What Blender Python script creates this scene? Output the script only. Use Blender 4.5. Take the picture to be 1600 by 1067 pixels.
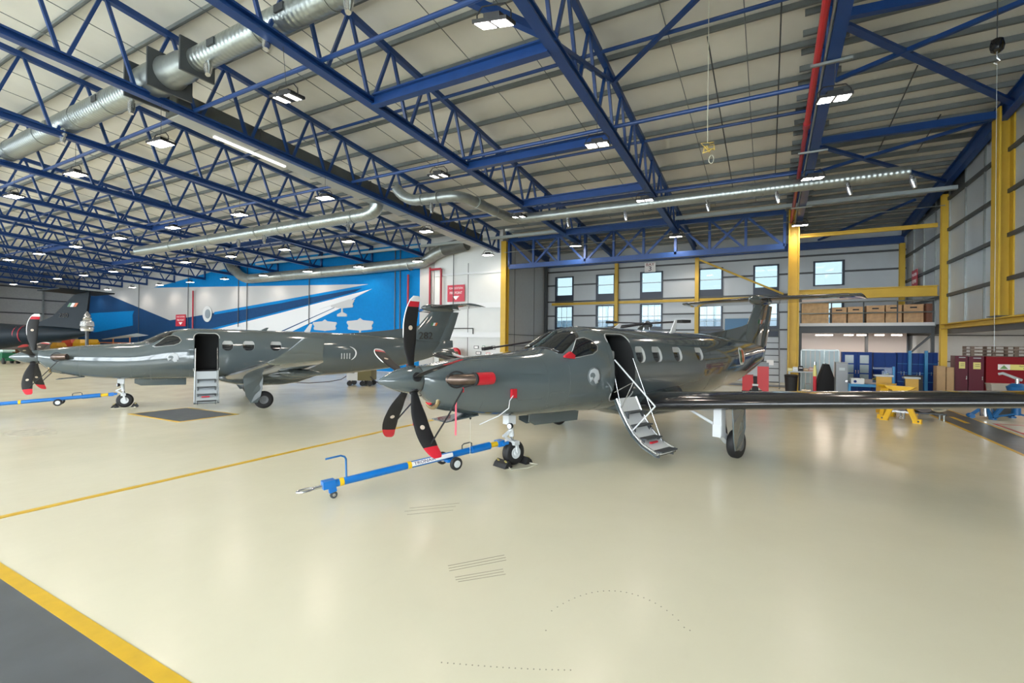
import bpy, bmesh, math, random
from mathutils import Vector, Matrix
random.seed(7)
for _o in list(bpy.data.objects): bpy.data.objects.remove(_o, do_unlink=True)
scene = bpy.context.scene
COL = scene.collection
# ------------------------------------------------------------------ camera
FPX, EYE, PIT, ROL, YB = 740.164, 2.1484, 0.000757, 0.010534, math.radians(61.6186)
_fw = Vector((-math.cos(YB), math.sin(YB), 0)); _rt = Vector((math.sin(YB), math.cos(YB), 0))
_up = Vector((0, 0, 1))
_f2 = _fw*math.cos(PIT) + _up*math.sin(PIT); _u2 = -_fw*math.sin(PIT) + _up*math.cos(PIT)
_r3 = _rt*math.cos(ROL) + _u2*math.sin(ROL); _u3 = -_rt*math.sin(ROL) + _u2*math.cos(ROL)
camd = bpy.data.cameras.new('camera'); camd.sensor_fit = 'HORIZONTAL'; camd.sensor_width = 36
camd.lens = 36*FPX/1600; camd.clip_start = .05; camd.clip_end = 500
cam = bpy.data.objects.new('camera', camd); COL.objects.link(cam)
M4 = Matrix.Identity(4)
for i in range(3): M4[i][0] = _r3[i]; M4[i][1] = _u3[i]; M4[i][2] = -_f2[i]
M4.translation = (0, 0, EYE); cam.matrix_world = M4; scene.camera = cam
# ------------------------------------------------------------------ sky, sun, exposure
world = bpy.data.worlds.new('world'); scene.world = world; world.use_nodes = True
bg = world.node_tree.nodes['Background']; bg.inputs[0].default_value = (.86, .94, 1.0, 1); bg.inputs[1].default_value = 12.5
vs = scene.view_settings; vs.view_transform = 'Standard'; vs.look = 'None'; vs.gamma = 1; vs.use_curve_mapping = False; vs.exposure = 0.08
LAMP_W = 200.0
# ------------------------------------------------------------------ picture helpers: a pixel gives a direction, a known plane the distance
def ray(px, py):
    return _f2*FPX + _r3*(px-800) + _u3*(533.5-py)
def at(px, py, **k):
    (n, val), = k.items(); j = 'xyz'.index(n); d = ray(px, py); o = Vector((0, 0, EYE))
    return o + d*((val-o[j])/d[j])
# ------------------------------------------------------------------ materials
MATS = {}
def mat(name, col, rough=.5, metal=0., noise=0., nscale=6., bump=0., bscale=40., emit=None, estr=0., coat=0., spec=.5, alpha=1.):
    if name in MATS: return MATS[name]
    m = bpy.data.materials.new(name); m.use_nodes = True; nt = m.node_tree; b = nt.nodes['Principled BSDF']
    c = (*col, 1); b.inputs['Base Color'].default_value = c; b.inputs['Roughness'].default_value = rough
    b.inputs['Metallic'].default_value = metal; b.inputs['Specular IOR Level'].default_value = spec
    b.inputs['Coat Weight'].default_value = coat; b.inputs['Coat Roughness'].default_value = .04
    if emit: b.inputs['Emission Color'].default_value = (*emit, 1); b.inputs['Emission Strength'].default_value = estr
    tc = nt.nodes.new('ShaderNodeTexCoord')
    if noise:
        n = nt.nodes.new('ShaderNodeTexNoise'); n.inputs['Scale'].default_value = nscale; n.inputs['Detail'].default_value = 5
        nt.links.new(tc.outputs['Object'], n.inputs['Vector'])
        r = nt.nodes.new('ShaderNodeMapRange'); r.inputs[1].default_value = .3; r.inputs[2].default_value = .7
        r.inputs[3].default_value = 1-noise; r.inputs[4].default_value = 1+noise; nt.links.new(n.outputs['Fac'], r.inputs[0])
        h = nt.nodes.new('ShaderNodeHueSaturation'); h.inputs['Color'].default_value = c; nt.links.new(r.outputs[0], h.inputs['Value'])
        nt.links.new(h.outputs[0], b.inputs['Base Color'])
    if bump:
        n2 = nt.nodes.new('ShaderNodeTexNoise'); n2.inputs['Scale'].default_value = bscale; nt.links.new(tc.outputs['Object'], n2.inputs['Vector'])
        bp = nt.nodes.new('ShaderNodeBump'); bp.inputs['Strength'].default_value = bump; bp.inputs['Distance'].default_value = .02
        nt.links.new(n2.outputs['Fac'], bp.inputs['Height']); nt.links.new(bp.outputs[0], b.inputs['Normal'])
    MATS[name] = m; return m
def glass(name, col=(.9, .95, 1), refl=.12):
    if name in MATS: return MATS[name]
    m = bpy.data.materials.new(name); m.use_nodes = True; nt = m.node_tree; nt.nodes.clear()
    o = nt.nodes.new('ShaderNodeOutputMaterial'); t = nt.nodes.new('ShaderNodeBsdfTransparent'); t.inputs[0].default_value = (*col, 1)
    g = nt.nodes.new('ShaderNodeBsdfGlossy'); g.inputs['Roughness'].default_value = .03; mx = nt.nodes.new('ShaderNodeMixShader'); mx.inputs[0].default_value = refl
    nt.links.new(t.outputs[0], mx.inputs[1]); nt.links.new(g.outputs[0], mx.inputs[2]); nt.links.new(mx.outputs[0], o.inputs[0]); MATS[name] = m; return m
def stripes(name, col, axis, period, depth=.25, rough=.5, metal=0., noise=.05):
    """sheet metal with fine ribs along one axis (bump only) and slight tonal wear"""
    m = mat(name, col, rough, metal, noise, .7); nt = m.node_tree; b = nt.nodes['Principled BSDF']
    tc = nt.nodes.new('ShaderNodeTexCoord'); mp = nt.nodes.new('ShaderNodeMapping'); nt.links.new(tc.outputs['Object'], mp.inputs[0])
    w = nt.nodes.new('ShaderNodeTexWave'); w.bands_direction = axis; w.inputs['Scale'].default_value = math.pi*2/period/20*1.0
    nt.links.new(mp.outputs[0], w.inputs['Vector']); bp = nt.nodes.new('ShaderNodeBump'); bp.inputs['Strength'].default_value = depth; bp.inputs['Distance'].default_value = .02
    nt.links.new(w.outputs['Fac'], bp.inputs['Height']); nt.links.new(bp.outputs[0], b.inputs['Normal']); return m
BLUE = mat('blue_steel', (.009, .050, .20), .38, noise=.08, nscale=3)
YEL = mat('yellow_steel', (.55, .35, .028), .5, noise=.06, nscale=2)
GALV = mat('galvanised', (.33, .36, .35), .38, .75, noise=.12, nscale=4)
PURL = mat('purlin_grey', (.19, .21, .215), .45, .2, noise=.1, nscale=2)
ROOF = stripes('roof_sheet', (.80, .785, .72), 'X', .33, .12, .5, 0, .05)
GREY = mat('aircraft_grey', (.080, .101, .107), .12, noise=.05, nscale=1.2, coat=.9)
GREY2 = mat('aircraft_grey_dark', (.04, .05, .052), .3)
BLK = mat('black_rubber', (.012, .012, .013), .6)
BLKG = mat('black_gloss', (.008, .008, .009), .12, coat=.5)
WHT = mat('white_paint', (.64, .66, .67), .35)
STEEL = mat('bright_steel', (.6, .61, .62), .22, .9)
RED = mat('red_cover', (.55, .012, .025), .5)
REDP = mat('red_pipe', (.33, .012, .03), .4)
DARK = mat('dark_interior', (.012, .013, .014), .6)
TBLUE = mat('towbar_blue', (.005, .16, .52), .3, noise=.04)
TYEL = mat('yellow_band', (.80, .50, .01), .4)
DGREY = mat('charcoal_metal', (.055, .062, .068), .5)
CREAM = mat('cream_wall', (.62, .64, .63), .55, noise=.03, nscale=.8)
LGREY = mat('light_grey', (.42, .46, .48), .45)
BROWN = mat('exhaust_brown', (.15, .11, .09), .3, .8, noise=.2, nscale=6)
LENS = mat('led_lens', (.9, .9, .9), .3, emit=(1, .93, .88), estr=26)
LENSDIM = mat('led_strip', (.9, .9, .9), .3, emit=(1, .96, .9), estr=9)
# ------------------------------------------------------------------ mesh helpers
class MB:
    def __init__(s): s.v = []; s.f = []; s.mi = []; s.cur = 0
    def add(s, vs, fs):
        n = len(s.v); s.v += [tuple(p) for p in vs]
        for f in fs: s.f.append([i+n for i in f]); s.mi.append(s.cur)
        return s
    def box(s, a, b):
        x0, y0, z0 = [min(a[i], b[i]) for i in range(3)]; x1, y1, z1 = [max(a[i], b[i]) for i in range(3)]
        return s.add([(x0,y0,z0),(x1,y0,z0),(x1,y1,z0),(x0,y1,z0),(x0,y0,z1),(x1,y0,z1),(x1,y1,z1),(x0,y1,z1)],
                     [(0,3,2,1),(4,5,6,7),(0,1,5,4),(1,2,6,5),(2,3,7,6),(3,0,4,7)])
    def beam(s, p, q, w, h, up=(0,0,1)):
        p = Vector(p); q = Vector(q); d = (q-p).normalized(); u = Vector(up)
        if abs(d.dot(u)) > .98: u = Vector((1,0,0))
        r = d.cross(u).normalized(); u = r.cross(d).normalized()
        vs = [c + r*(sx*w/2) + u*(sy*h/2) for c in (p,q) for sx, sy in ((-1,-1),(1,-1),(1,1),(-1,1))]
        return s.add(vs, [(3,2,1,0),(4,5,6,7),(0,1,5,4),(1,2,6,5),(2,3,7,6),(3,0,4,7)])
    def ibeam(s, p, q, w, h, t=.03, up=(0,0,1)):
        p = Vector(p); q = Vector(q); d = (q-p).normalized(); u = Vector(up)
        if abs(d.dot(u)) > .98: u = Vector((1,0,0))
        r = d.cross(u).normalized(); u = r.cross(d).normalized()
        s.beam(p+u*(h/2-t/2), q+u*(h/2-t/2), w, t, up); s.beam(p-u*(h/2-t/2), q-u*(h/2-t/2), w, t, up); return s.beam(p, q, t*.8, h-t*1.9, up)
    def cyl(s, p, q, r, r2=None, n=12, cap=True):
        p = Vector(p); q = Vector(q); r2 = r if r2 is None else r2; d = (q-p).normalized()
        u = Vector((0,0,1)) if abs(d.z) < .9 else Vector((1,0,0)); a = d.cross(u).normalized(); b = d.cross(a)
        vs = [c + (a*math.cos(2*math.pi*i/n) + b*math.sin(2*math.pi*i/n))*rr for c, rr in ((p,r),(q,r2)) for i in range(n)]
        fs = [(i, (i+1) % n, n+(i+1) % n, n+i) for i in range(n)]
        if cap: fs += [tuple(range(n-1,-1,-1)), tuple(range(n,2*n))]
        return s.add(vs, fs)
    def tube(s, pts, r, n=8, closed=False):
        pts = [Vector(p) for p in pts]; m = len(pts); vs = []; prev = None
        rs = r if isinstance(r, (list, tuple)) else [r]*m
        for i, p in enumerate(pts):
            a = pts[(i-1) % m] if (i or closed) else p; b = pts[(i+1) % m] if (i < m-1 or closed) else p
            d = (b-a).normalized()
            if prev is None: u = Vector((0,0,1)) if abs(d.z) < .9 else Vector((1,0,0)); e = d.cross(u).normalized()
            else: e = (prev - d*prev.dot(d)).normalized()
            prev = e; g = d.cross(e)
            vs += [p + (e*math.cos(2*math.pi*k/n) + g*math.sin(2*math.pi*k/n))*rs[i] for k in range(n)]
        fs = []
        for i in range(m if closed else m-1):
            j = (i+1) % m
            fs += [(i*n+k, i*n+(k+1) % n, j*n+(k+1) % n, j*n+k) for k in range(n)]
        if not closed: fs += [tuple(range(n-1,-1,-1)), tuple(range((m-1)*n, m*n))]
        return s.add(vs, fs)
    def lathe(s, prof, o=(0,0,0), axis=(0,0,1), n=20):
        """prof: (distance along axis, radius)"""
        o = Vector(o); d = Vector(axis).normalized(); u = Vector((0,0,1)) if abs(d.z) < .9 else Vector((1,0,0)); a = d.cross(u).normalized(); b = d.cross(a)
        vs = [o + d*t + (a*math.cos(2*math.pi*i/n) + b*math.sin(2*math.pi*i/n))*max(r, 1e-4) for t, r in prof for i in range(n)]
        fs = [(j*n+i, j*n+(i+1) % n, (j+1)*n+(i+1) % n, (j+1)*n+i) for j in range(len(prof)-1) for i in range(n)]
        fs += [tuple(range(n-1,-1,-1)), tuple(range((len(prof)-1)*n, len(prof)*n))]
        return s.add(vs, fs)
    def prism(s, pts, ext):
        """closed polygon of 3d points extruded by a vector"""
        pts = [Vector(p) for p in pts]; e = Vector(ext); n = len(pts)
        return s.add(pts + [p+e for p in pts], [tuple(range(n-1,-1,-1)), tuple(range(n,2*n))] + [(i,(i+1) % n, n+(i+1) % n, n+i) for i in range(n)])
    def loft(s, rings, cap=True):
        n = len(rings[0]); vs = [p for r in rings for p in r]
        fs = [(j*n+i, j*n+(i+1) % n, (j+1)*n+(i+1) % n, (j+1)*n+i) for j in range(len(rings)-1) for i in range(n)]
        if cap: fs += [tuple(range(n-1,-1,-1)), tuple(range((len(rings)-1)*n, len(rings)*n))]
        return s.add(vs, fs)
    def grid(s, rows):
        n = len(rows[0]); return s.add([p for r in rows for p in r], [(j*n+i, j*n+i+1, (j+1)*n+i+1, (j+1)*n+i) for j in range(len(rows)-1) for i in range(n-1)])
    def mesh(s, name, smooth=False, sharp=35, recalc=True):
        me = bpy.data.meshes.new(name); me.from_pydata(s.v, [], s.f)
        for p, i in zip(me.polygons, s.mi): p.material_index = i
        if recalc:
            bm = bmesh.new(); bm.from_mesh(me); bmesh.ops.recalc_face_normals(bm, faces=bm.faces); bm.to_mesh(me); bm.free()
        if smooth:
            me.shade_smooth()
            if sharp: me.set_sharp_from_angle(angle=math.radians(sharp))
        return me
    def build(s, name, mats, parent=None, smooth=False, sharp=35, loc=None):
        me = s.mesh(name, smooth, sharp)
        for m in (mats if isinstance(mats, (list, tuple)) else [mats]): me.materials.append(m)
        o = bpy.data.objects.new(name, me); COL.objects.link(o)
        if parent: o.parent = parent
        if loc is not None: o.location = loc
        return o
def tag(o, label, cat, group=None):
    o['label'] = label; o['category'] = cat
    if group: o['group'] = group
    return o
def struct(o, label=None):
    o['kind'] = 'structure'
    if label: o['label'] = label
    return o
def thing(name, label, cat, loc=(0,0,0), rz=0., group=None):
    o = bpy.data.objects.new(name, None); COL.objects.link(o); o.location = loc; o.rotation_euler = (0,0,rz); o.empty_display_size = .2
    return tag(o, label, cat, group)
def sub(name, parent, me, loc=(0,0,0)):
    o = bpy.data.objects.new(name, me); COL.objects.link(o); o.parent = parent; o.location = loc; return o
def copy_tree(o, parent=None):
    c = o.copy(); COL.objects.link(c)
    if parent: c.parent = parent
    for ch in [x for x in o.children]: copy_tree(ch, c)
    return c
def text(name, body, size, m, parent, mw, ext=.002, align='CENTER', sx=1.):
    """flat lettering as mesh; mw places it (local x right, y up, z out)"""
    cu = bpy.data.curves.new(name, 'FONT'); cu.body = body; cu.size = size; cu.extrude = ext; cu.align_x = align; cu.align_y = 'CENTER'; cu.resolution_u = 3
    t = bpy.data.objects.new(name, cu); COL.objects.link(t); bpy.context.view_layer.update()
    me = bpy.data.meshes.new_from_object(t.evaluated_get(bpy.context.evaluated_depsgraph_get())); bpy.data.objects.remove(t, do_unlink=True)
    me.transform(mw @ Matrix.Diagonal((sx,1,1,1))); me.materials.clear(); me.materials.append(m); me.name = name
    o = bpy.data.objects.new(name, me); COL.objects.link(o)
    if parent: o.parent = parent
    return o
def frame3(o, xdir, ydir):
    x = Vector(xdir).normalized(); z = x.cross(Vector(ydir)).normalized(); y = z.cross(x)
    m = Matrix.Identity(4)
    for i in range(3): m[i][0] = x[i]; m[i][1] = y[i]; m[i][2] = z[i]
    m.translation = o; return m
# ================================================================== THE HANGAR SHELL
V1, V2, UL, UR, VF = 24.6, 31.04, -70.9, 6.3, -9.0
TU = [1.15 - 5.13*k for k in range(15)]            # truss lines
zb = lambda v: 8.75 - .048*v                        # truss bottom chord
zt = lambda v: 10.9 - .09*v                         # truss top chord
def floor_mat():
    m = mat('epoxy_floor', (.63, .565, .395), .22); nt = m.node_tree; b = nt.nodes['Principled BSDF']; tc = nt.nodes.new('ShaderNodeTexCoord')
    n = nt.nodes.new('ShaderNodeTexNoise'); n.inputs['Scale'].default_value = .35; n.inputs['Detail'].default_value = 8; n.inputs['Roughness'].default_value = .6
    nt.links.new(tc.outputs['Object'], n.inputs['Vector'])
    cr = nt.nodes.new('ShaderNodeValToRGB'); cr.color_ramp.elements[0].position = .3; cr.color_ramp.elements[0].color = (.68, .628, .465, 1)
    cr.color_ramp.elements[1].position = .7; cr.color_ramp.elements[1].color = (.725, .68, .51, 1); nt.links.new(n.outputs['Fac'], cr.inputs[0])
    # scuffs: sparse fine dark scratches
    mp = nt.nodes.new('ShaderNodeMapping'); mp.inputs['Scale'].default_value = (1.2, .25, 1); mp.inputs['Rotation'].default_value = (0, 0, .5); nt.links.new(tc.outputs['Object'], mp.inputs[0])
    n2 = nt.nodes.new('ShaderNodeTexNoise'); n2.inputs['Scale'].default_value = 9; n2.inputs['Detail'].default_value = 6; nt.links.new(mp.outputs[0], n2.inputs['Vector'])
    r2 = nt.nodes.new('ShaderNodeMapRange'); r2.inputs[1].default_value = .62; r2.inputs[2].default_value = .8; r2.inputs[3].default_value = 0; r2.inputs[4].default_value = .03; nt.links.new(n2.outputs['Fac'], r2.inputs[0])
    mx = nt.nodes.new('ShaderNodeMixRGB'); mx.inputs[2].default_value = (.32, .29, .22, 1); nt.links.new(r2.outputs[0], mx.inputs[0]); nt.links.new(cr.outputs[0], mx.inputs[1])
    nt.links.new(mx.outputs[0], b.inputs['Base Color'])
    n3 = nt.nodes.new('ShaderNodeTexNoise'); n3.inputs['Scale'].default_value = 1.1; n3.inputs['Detail'].default_value = 6; nt.links.new(tc.outputs['Object'], n3.inputs['Vector'])
    r3 = nt.nodes.new('ShaderNodeMapRange'); r3.inputs[1].default_value = .3; r3.inputs[2].default_value = .7; r3.inputs[3].default_value = .20; r3.inputs[4].default_value = .262; nt.links.new(n3.outputs['Fac'], r3.inputs[0]); nt.links.new(r3.outputs[0], b.inputs['Roughness'])
    n4 = nt.nodes.new('ShaderNodeTexNoise'); n4.inputs['Scale'].default_value = 3; n4.inputs['Detail'].default_value = 3; nt.links.new(tc.outputs['Object'], n4.inputs['Vector'])
    bp = nt.nodes.new('ShaderNodeBump'); bp.inputs['Strength'].default_value = .05; bp.inputs['Distance'].default_value = .05; nt.links.new(n4.outputs['Fac'], bp.inputs['Height']); nt.links.new(bp.outputs[0], b.inputs['Normal'])
    b.inputs['Specular IOR Level'].default_value = .45
    return m
FLOORM = floor_mat()
WALKM = mat('walkway_paint', (.088, .098, .105), .4, noise=.12, nscale=3)
LINEM = mat('line_yellow', (.66, .40, .012), .4, noise=.08, nscale=5)
floor = struct(MB().box((UL-.3, VF, -.3), (12.3, V2+.3, 0)).build('floor', FLOORM), 'pale cream glossy epoxy hangar floor')
apron = struct(MB().box((UL-60, VF-90, -.34), (UR+60, VF, -.04)).build('apron_ground', mat('concrete', (.52, .52, .50), .8, noise=.1)))
yard = struct(MB().box((UL-20, V2+.3, -.34), (UR+80, V2+60, -.04)).build('yard_ground', mat('concrete', (.36, .36, .34), .8)))
def paint(name, m, a, b, h=.003): return MB().box((a[0], a[1], .0005), (b[0], b[1], h)).build(name, m, floor)
paint('walkway_paint', WALKM, (UL, -1.6), (UR-1.85, 1.55)); paint('floor_line', LINEM, (UL, 1.55), (4.5, 1.66), .004)
paint('floor_line', LINEM, (-8.06, 1.66), (-7.94, V1-.6), .004)
paint('walkway_paint', WALKM, (4.54, -1.6), (5.36, 30)); paint('floor_line', LINEM, (4.46, 1.66), (4.54, 30), .004); paint('floor_line', LINEM, (5.36, 1.66), (5.42, 30), .004)
for v in (12.6, 17.75, 22.9): paint('walkway_dash', LINEM, (4.88, v), (5.0, v+1.35), .005)
paint('walkway_paint', WALKM, (-13.6, 27.2), (4.46, 28.9)); paint('floor_line', LINEM, (-13.6, 27.1), (4.46, 27.2), .004)
paint('drain_pad_border', LINEM, (-15.85, 6.6), (-13.25, 8.2), .004); paint('drain_pad', WALKM, (-15.76, 6.69), (-13.34, 8.11), .006)
RLINE = mat('line_red', (.45, .03, .04), .5)
for a, b in (((5.56, 15.2), (5.62, 18.1)), ((5.62, 18.04), (6.2, 18.1)), ((5.62, 16.5), (6.2, 16.56))): paint('floor_line', RLINE, a, b, .004)
# worn patch, scrape marks and rivet-dot arcs in the coating
random.seed(3)
wp = MB(); c = at(48, 676, z=0)
wp.prism([(c.x + math.cos(a)*(.62 + .08*math.sin(3*a+1))*1.0 - .28*math.sin(a), c.y + math.sin(a)*.33 + .18*math.cos(a), .0008) for a in [2*math.pi*i/24 for i in range(24)]], (0,0,.002))
wp.build('worn_patch', mat('worn_patch', (.50, .47, .37), .5, noise=.25, nscale=7), floor)
SCR = mat('scuff_dark', (.25, .22, .16), .5)
for (x0, y0, x1, y1) in [(700,884,788,867),(701,888,790,871),(702,892,791,875),(711,902,786,889),(712,906,787,893),(716,909,790,897),(632,799,712,791),(636,804,708,797),(640,794,718,786)]:
    a = at(x0, y0, z=0); b = at(x1, y1, z=0); MB().beam((a.x, a.y, .001), (b.x, b.y, .001), .006, .0015).build('scrape_mark', SCR, floor)
dots = MB()
for i in range(26):
    t = i/25; px = 853 + 225*t; py = 985 - 62*math.sin(math.pi*min(1, .08+t*.95))**.7 if i else 985
    p = at(px, py, z=0); dots.cyl((p.x, p.y, .0005), (p.x, p.y, .002), .006, n=6)
for i in range(22):
    p = at(690 + i*9.6, 1035 + 12*math.sin(i/21*1.5), z=0); dots.cyl((p.x, p.y, .0005), (p.x, p.y, .002), .005, n=6)
d_ = dots.build('pit_marks', SCR, floor); d_['kind'] = 'stuff'
# ---- roof
rp = MB(); hz = lambda v: zt(v) + .31
rp.add([(UL-.3,VF,hz(VF)),(UR+.3,VF,hz(VF)),(UR+.3,V2+.3,hz(V2+.3)),(UL-.3,V2+.3,hz(V2+.3)),(UL-.3,VF,hz(VF)+.15),(UR+.3,VF,hz(VF)+.15),(UR+.3,V2+.3,hz(V2+.3)+.15),(UL-.3,V2+.3,hz(V2+.3)+.15)],
       [(0,3,2,1),(4,5,6,7),(0,1,5,4),(1,2,6,5),(2,3,7,6),(3,0,4,7)])
ceiling = struct(rp.build('ceiling', ROOF), 'pale ribbed roof sheeting on grey purlins')
def purlin(u0, u1, v):
    z = zt(v) + .09; b = MB(); b.box((u0, v-.012, z+.045), (u1, v+.012, z+.21)); b.box((u0, v-.065, z+.045), (u1, v+.0, z+.06)); b.box((u0, v, z+.195), (u1, v+.08, z+.21))
    b.build('purlin', PURL, ceiling)
v = 12.7 - 1.47*9
while v < V1+.2: purlin(UL, 1.7, v); v += 1.47
v = V1+.75
while v < V2: purlin(-14.3, 1.7, v); v += .735
v = 2.0
while v < V2: purlin(.7, UR, v); v += .735
for k in range(9):
    for o in (1.7, 3.42):
        u = TU[k] - o
        MB().cyl((u, 0, zt(0)+.1), (u, V1, zt(V1)+.1), .012, n=5).build('sag_rod', PURL, ceiling)
for (u, v0, v1_) in ((-1.4, 12.7, 24),(.2, 11, 22),(3.4, 16, 21),(4.6, 19, 21.5)): MB().cyl((u, v0, zt(v0)+.07), (u, v1_, zt(v1_)+.07), .018, n=5).build('sag_rod', DGREY, ceiling)
# ---- roof trusses
NTH = ['first','second','third','fourth','fifth','sixth','seventh','eighth','ninth','tenth','eleventh','twelfth','thirteenth','fourteenth']
ords = ['truss carrying the red pipe'] + [w+' truss past the red pipe' for w in NTH]
VT0 = -2.0
nodes = [12.7 + 1.47*i for i in range(-10, 9)]; nodes = [n for n in nodes if VT0 <= n <= V1-.1]
for k, u in enumerate(TU):
    t = thing('roof_truss', 'blue lattice steel roof truss, '+ords[k], 'truss', (u, V1, 0), 0, 'blue roof trusses')
    P = lambda vv, z: (0, vv-V1, z)
    w = .24 if k < 3 else .2
    MB().ibeam(P(VT0, zb(VT0)), P(V1, zb(V1)), w, .2, .045).build('bottom_chord', BLUE, t)
    MB().beam(P(VT0, zt(VT0)), P(V1, zt(V1)), .15, .15).build('top_chord', BLUE, t)
    MB().beam(P(V1-.06, zb(V1)), P(V1-.06, zt(V1)), .12, .12).build('end_post', BLUE, t)
    far = MB()
    for a, b in zip(nodes[:-1], nodes[1:]):
        mid = (a+b)/2
        for q in (a, b):
            tgt = MB() if k < 8 else far
            tgt.beam(P(mid + (.07 if q > mid else -.07), zb(mid)+.06), P(q + (-.05 if q > mid else .05), zt(q)-.04), .075, .075)
            if k < 8: tgt.build('web_member', BLUE, t)
    if k >= 8: far.build('web_bracing', BLUE, t)['kind'] = 'stuff'
# tie tubes and tie beams along the hangar, each bay its own member
def tie(name, lab, v, z, r, k0, k1, grp='blue roof ties'):
    for k in range(k0, k1):
        label = lab + (' between red pipe truss and next truss' if k == 0 else ' between %s and %s trusses past red pipe' % (NTH[k-1], NTH[k]))
        o = MB().cyl((TU[k]-.08, v, z), (TU[k+1]+.08, v, z), r, n=10).build(name, BLUE, None, True); tag(o, label, 'roof tie', grp)
for v, kk, rw in ((7.4, 13, 'first'), (13.1, 12, 'second'), (18.7, 11, 'third')):
    tie('tie_tube', 'blue bottom tie tube, %s row from doors,' % rw, v, zb(v)+.12, .055, 0, kk)
for v, rw in ((12.0,'first'), (17.0,'second'), (21.5,'third')): tie('top_tie_tube', 'blue top tie tube, %s row from doors,' % rw, v, zt(v)-.05, .05, 0, 9)
for v, rw in ((9.05,'first'), (13.45,'second'), (17.6,'third'), (22.3,'fourth')):
    o = MB().ibeam((TU[1]-.1, v, zb(v)+.02), (TU[2]+.1, v, zb(v)+.02), .2, .3, .04).build('tie_beam', BLUE); tag(o, 'deep blue beam between first and second trusses past red pipe, %s from hangar doors' % rw, 'roof beam', 'blue tie beams')
for k in (5, 8):
    for v, rw in ((13.4,'first'), (17.6,'second')):
        o = MB().ibeam((TU[k], v, zb(v)), (TU[k+1], v, zb(v)), .16, .26, .04).build('tie_beam', BLUE); tag(o, 'deep blue beam between %s and %s trusses past red pipe, %s from doors' % (NTH[k-1], NTH[k], rw), 'roof beam', 'far blue tie beams')
def brace(px0, py0, z0, px1, py1, z1, label, w=.12):
    a = at(px0, py0, z=z0); b = at(px1, py1, z=z1); return tag(MB().beam(a, b, w, w).build('roof_brace', BLUE), label, 'brace', 'blue roof braces')
def bm_(a, b, label, w=.12, h=.12): return tag(MB().beam(a, b, w, h).build('roof_brace', BLUE), label, 'brace', 'blue roof braces')
def atroof(px, py, off=.15):
    d = ray(px, py); q = (10.9-off-EYE)/(d.z+.09*d.y); return Vector((0,0,EYE)) + d*q
def rb_(x0, y0, x1, y1, label, w=.12, h=.12, off=.15): return bm_(atroof(x0,y0,off), atroof(x1,y1,off), label, w, h)
rb_(1322,40,1588,163,'blue flat brace crossing the right bay roof beside the hanging hook block', .18, .08)
rb_(1305,126,1604,0,'blue angle brace crossing the right bay roof above the hook block', .1, .1)
rb_(1325,22,1470,-8,'blue beam across the right bay roof near the hangar doors', .16, .2)
rb_(1283,221,1572,178,'blue beam from the red pipe truss to the tall yellow wall column', .16, .22)
rb_(1282,229,1500,290,'blue brace crossing the right bay roof toward the corner column', .14, .1)
rb_(1262,273,1552,186,'blue angle brace rising from the red pipe truss to the tall yellow wall column', .1, .1)
rb_(1255,385,1430,312,'dark blue brace under the bay roof above the mezzanine', .1, .1)
bm_((-3.9, 9.0, 8.4), (-9.0, 4.6, 10.3), 'blue brace rising past the brightest floodlight', .16, .16)
bm_((-3.9, 13.2, 9.6), (1.1, 9.0, 10.0), 'blue tube brace fanning from the first truss top chord', .1, .1)
bm_((-3.95, 9.2, 8.4), (-4.0, 13.2, 9.6), 'blue knee brace beside the first truss', .1, .1)
# right wall rafter
o = MB().ibeam((6.05, VF, zt(VF)-.1), (6.05, V2, zt(V2)-.1), .2, .5, .04).build('wall_rafter', BLUE); tag(o, 'dark blue rafter running down the right wall top', 'rafter')
for k in (0, 1, 2, 3):
    uk = TU[k] if k < 3 else -13.8; o = MB().ibeam((uk, V1+.1, zt(V1)-.12), (uk, V2-.05, zt(V2)-.12), .18, .36, .035).build('bay_rafter', BLUE); tag(o, 'dark blue window bay rafter in line with the '+ords[k], 'rafter', 'window bay rafters')
# eaves beam over the windows
o = MB().ibeam((-13.9, V2-.16, 7.62), (6.1, V2-.16, 7.62), .22, .4, .04).build('eaves_beam', BLUE); tag(o, 'dark blue eaves beam running above the bay windows', 'roof beam')
# ---- lattice girder over the bay opening
g = thing('lattice_girder', 'deep blue lattice girder spanning the bay opening between yellow columns', 'girder', (-13.6, V1, 6.4))
gx = lambda u: u+13.6
GZ0, GZ1, GU0, GU1 = .17, 1.73, -13.5, .62
MB().beam((gx(GU0),0,GZ0), (gx(GU1),0,GZ0), .26, .26).build('bottom_chord', BLUE, g)
MB().beam((gx(GU0),0,GZ1), (gx(GU1),0,GZ1), .2, .2).build('top_chord', BLUE, g)
nb = 9; st = (GU1-GU0)/nb
for i in range(nb+1):
    u = GU0 + i*st; MB().beam((gx(u),0,GZ0), (gx(u),0,GZ1), .15 if i % 3 else .26, .12).build('post', BLUE, g)
for i in range(nb):
    u0 = GU0+i*st; u1 = u0+st; a, b = (GZ1, GZ0) if i % 2 == 0 else (GZ0, GZ1)
    MB().beam((gx(u0),.0,a), (gx(u1),.0,b), .12, .11).build('web_member', BLUE, g)
    if i in (1, 4, 7): MB().beam((gx(u0),.06,b), (gx(u1),.06,a), .1, .1).build('web_member', BLUE, g)
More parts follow.
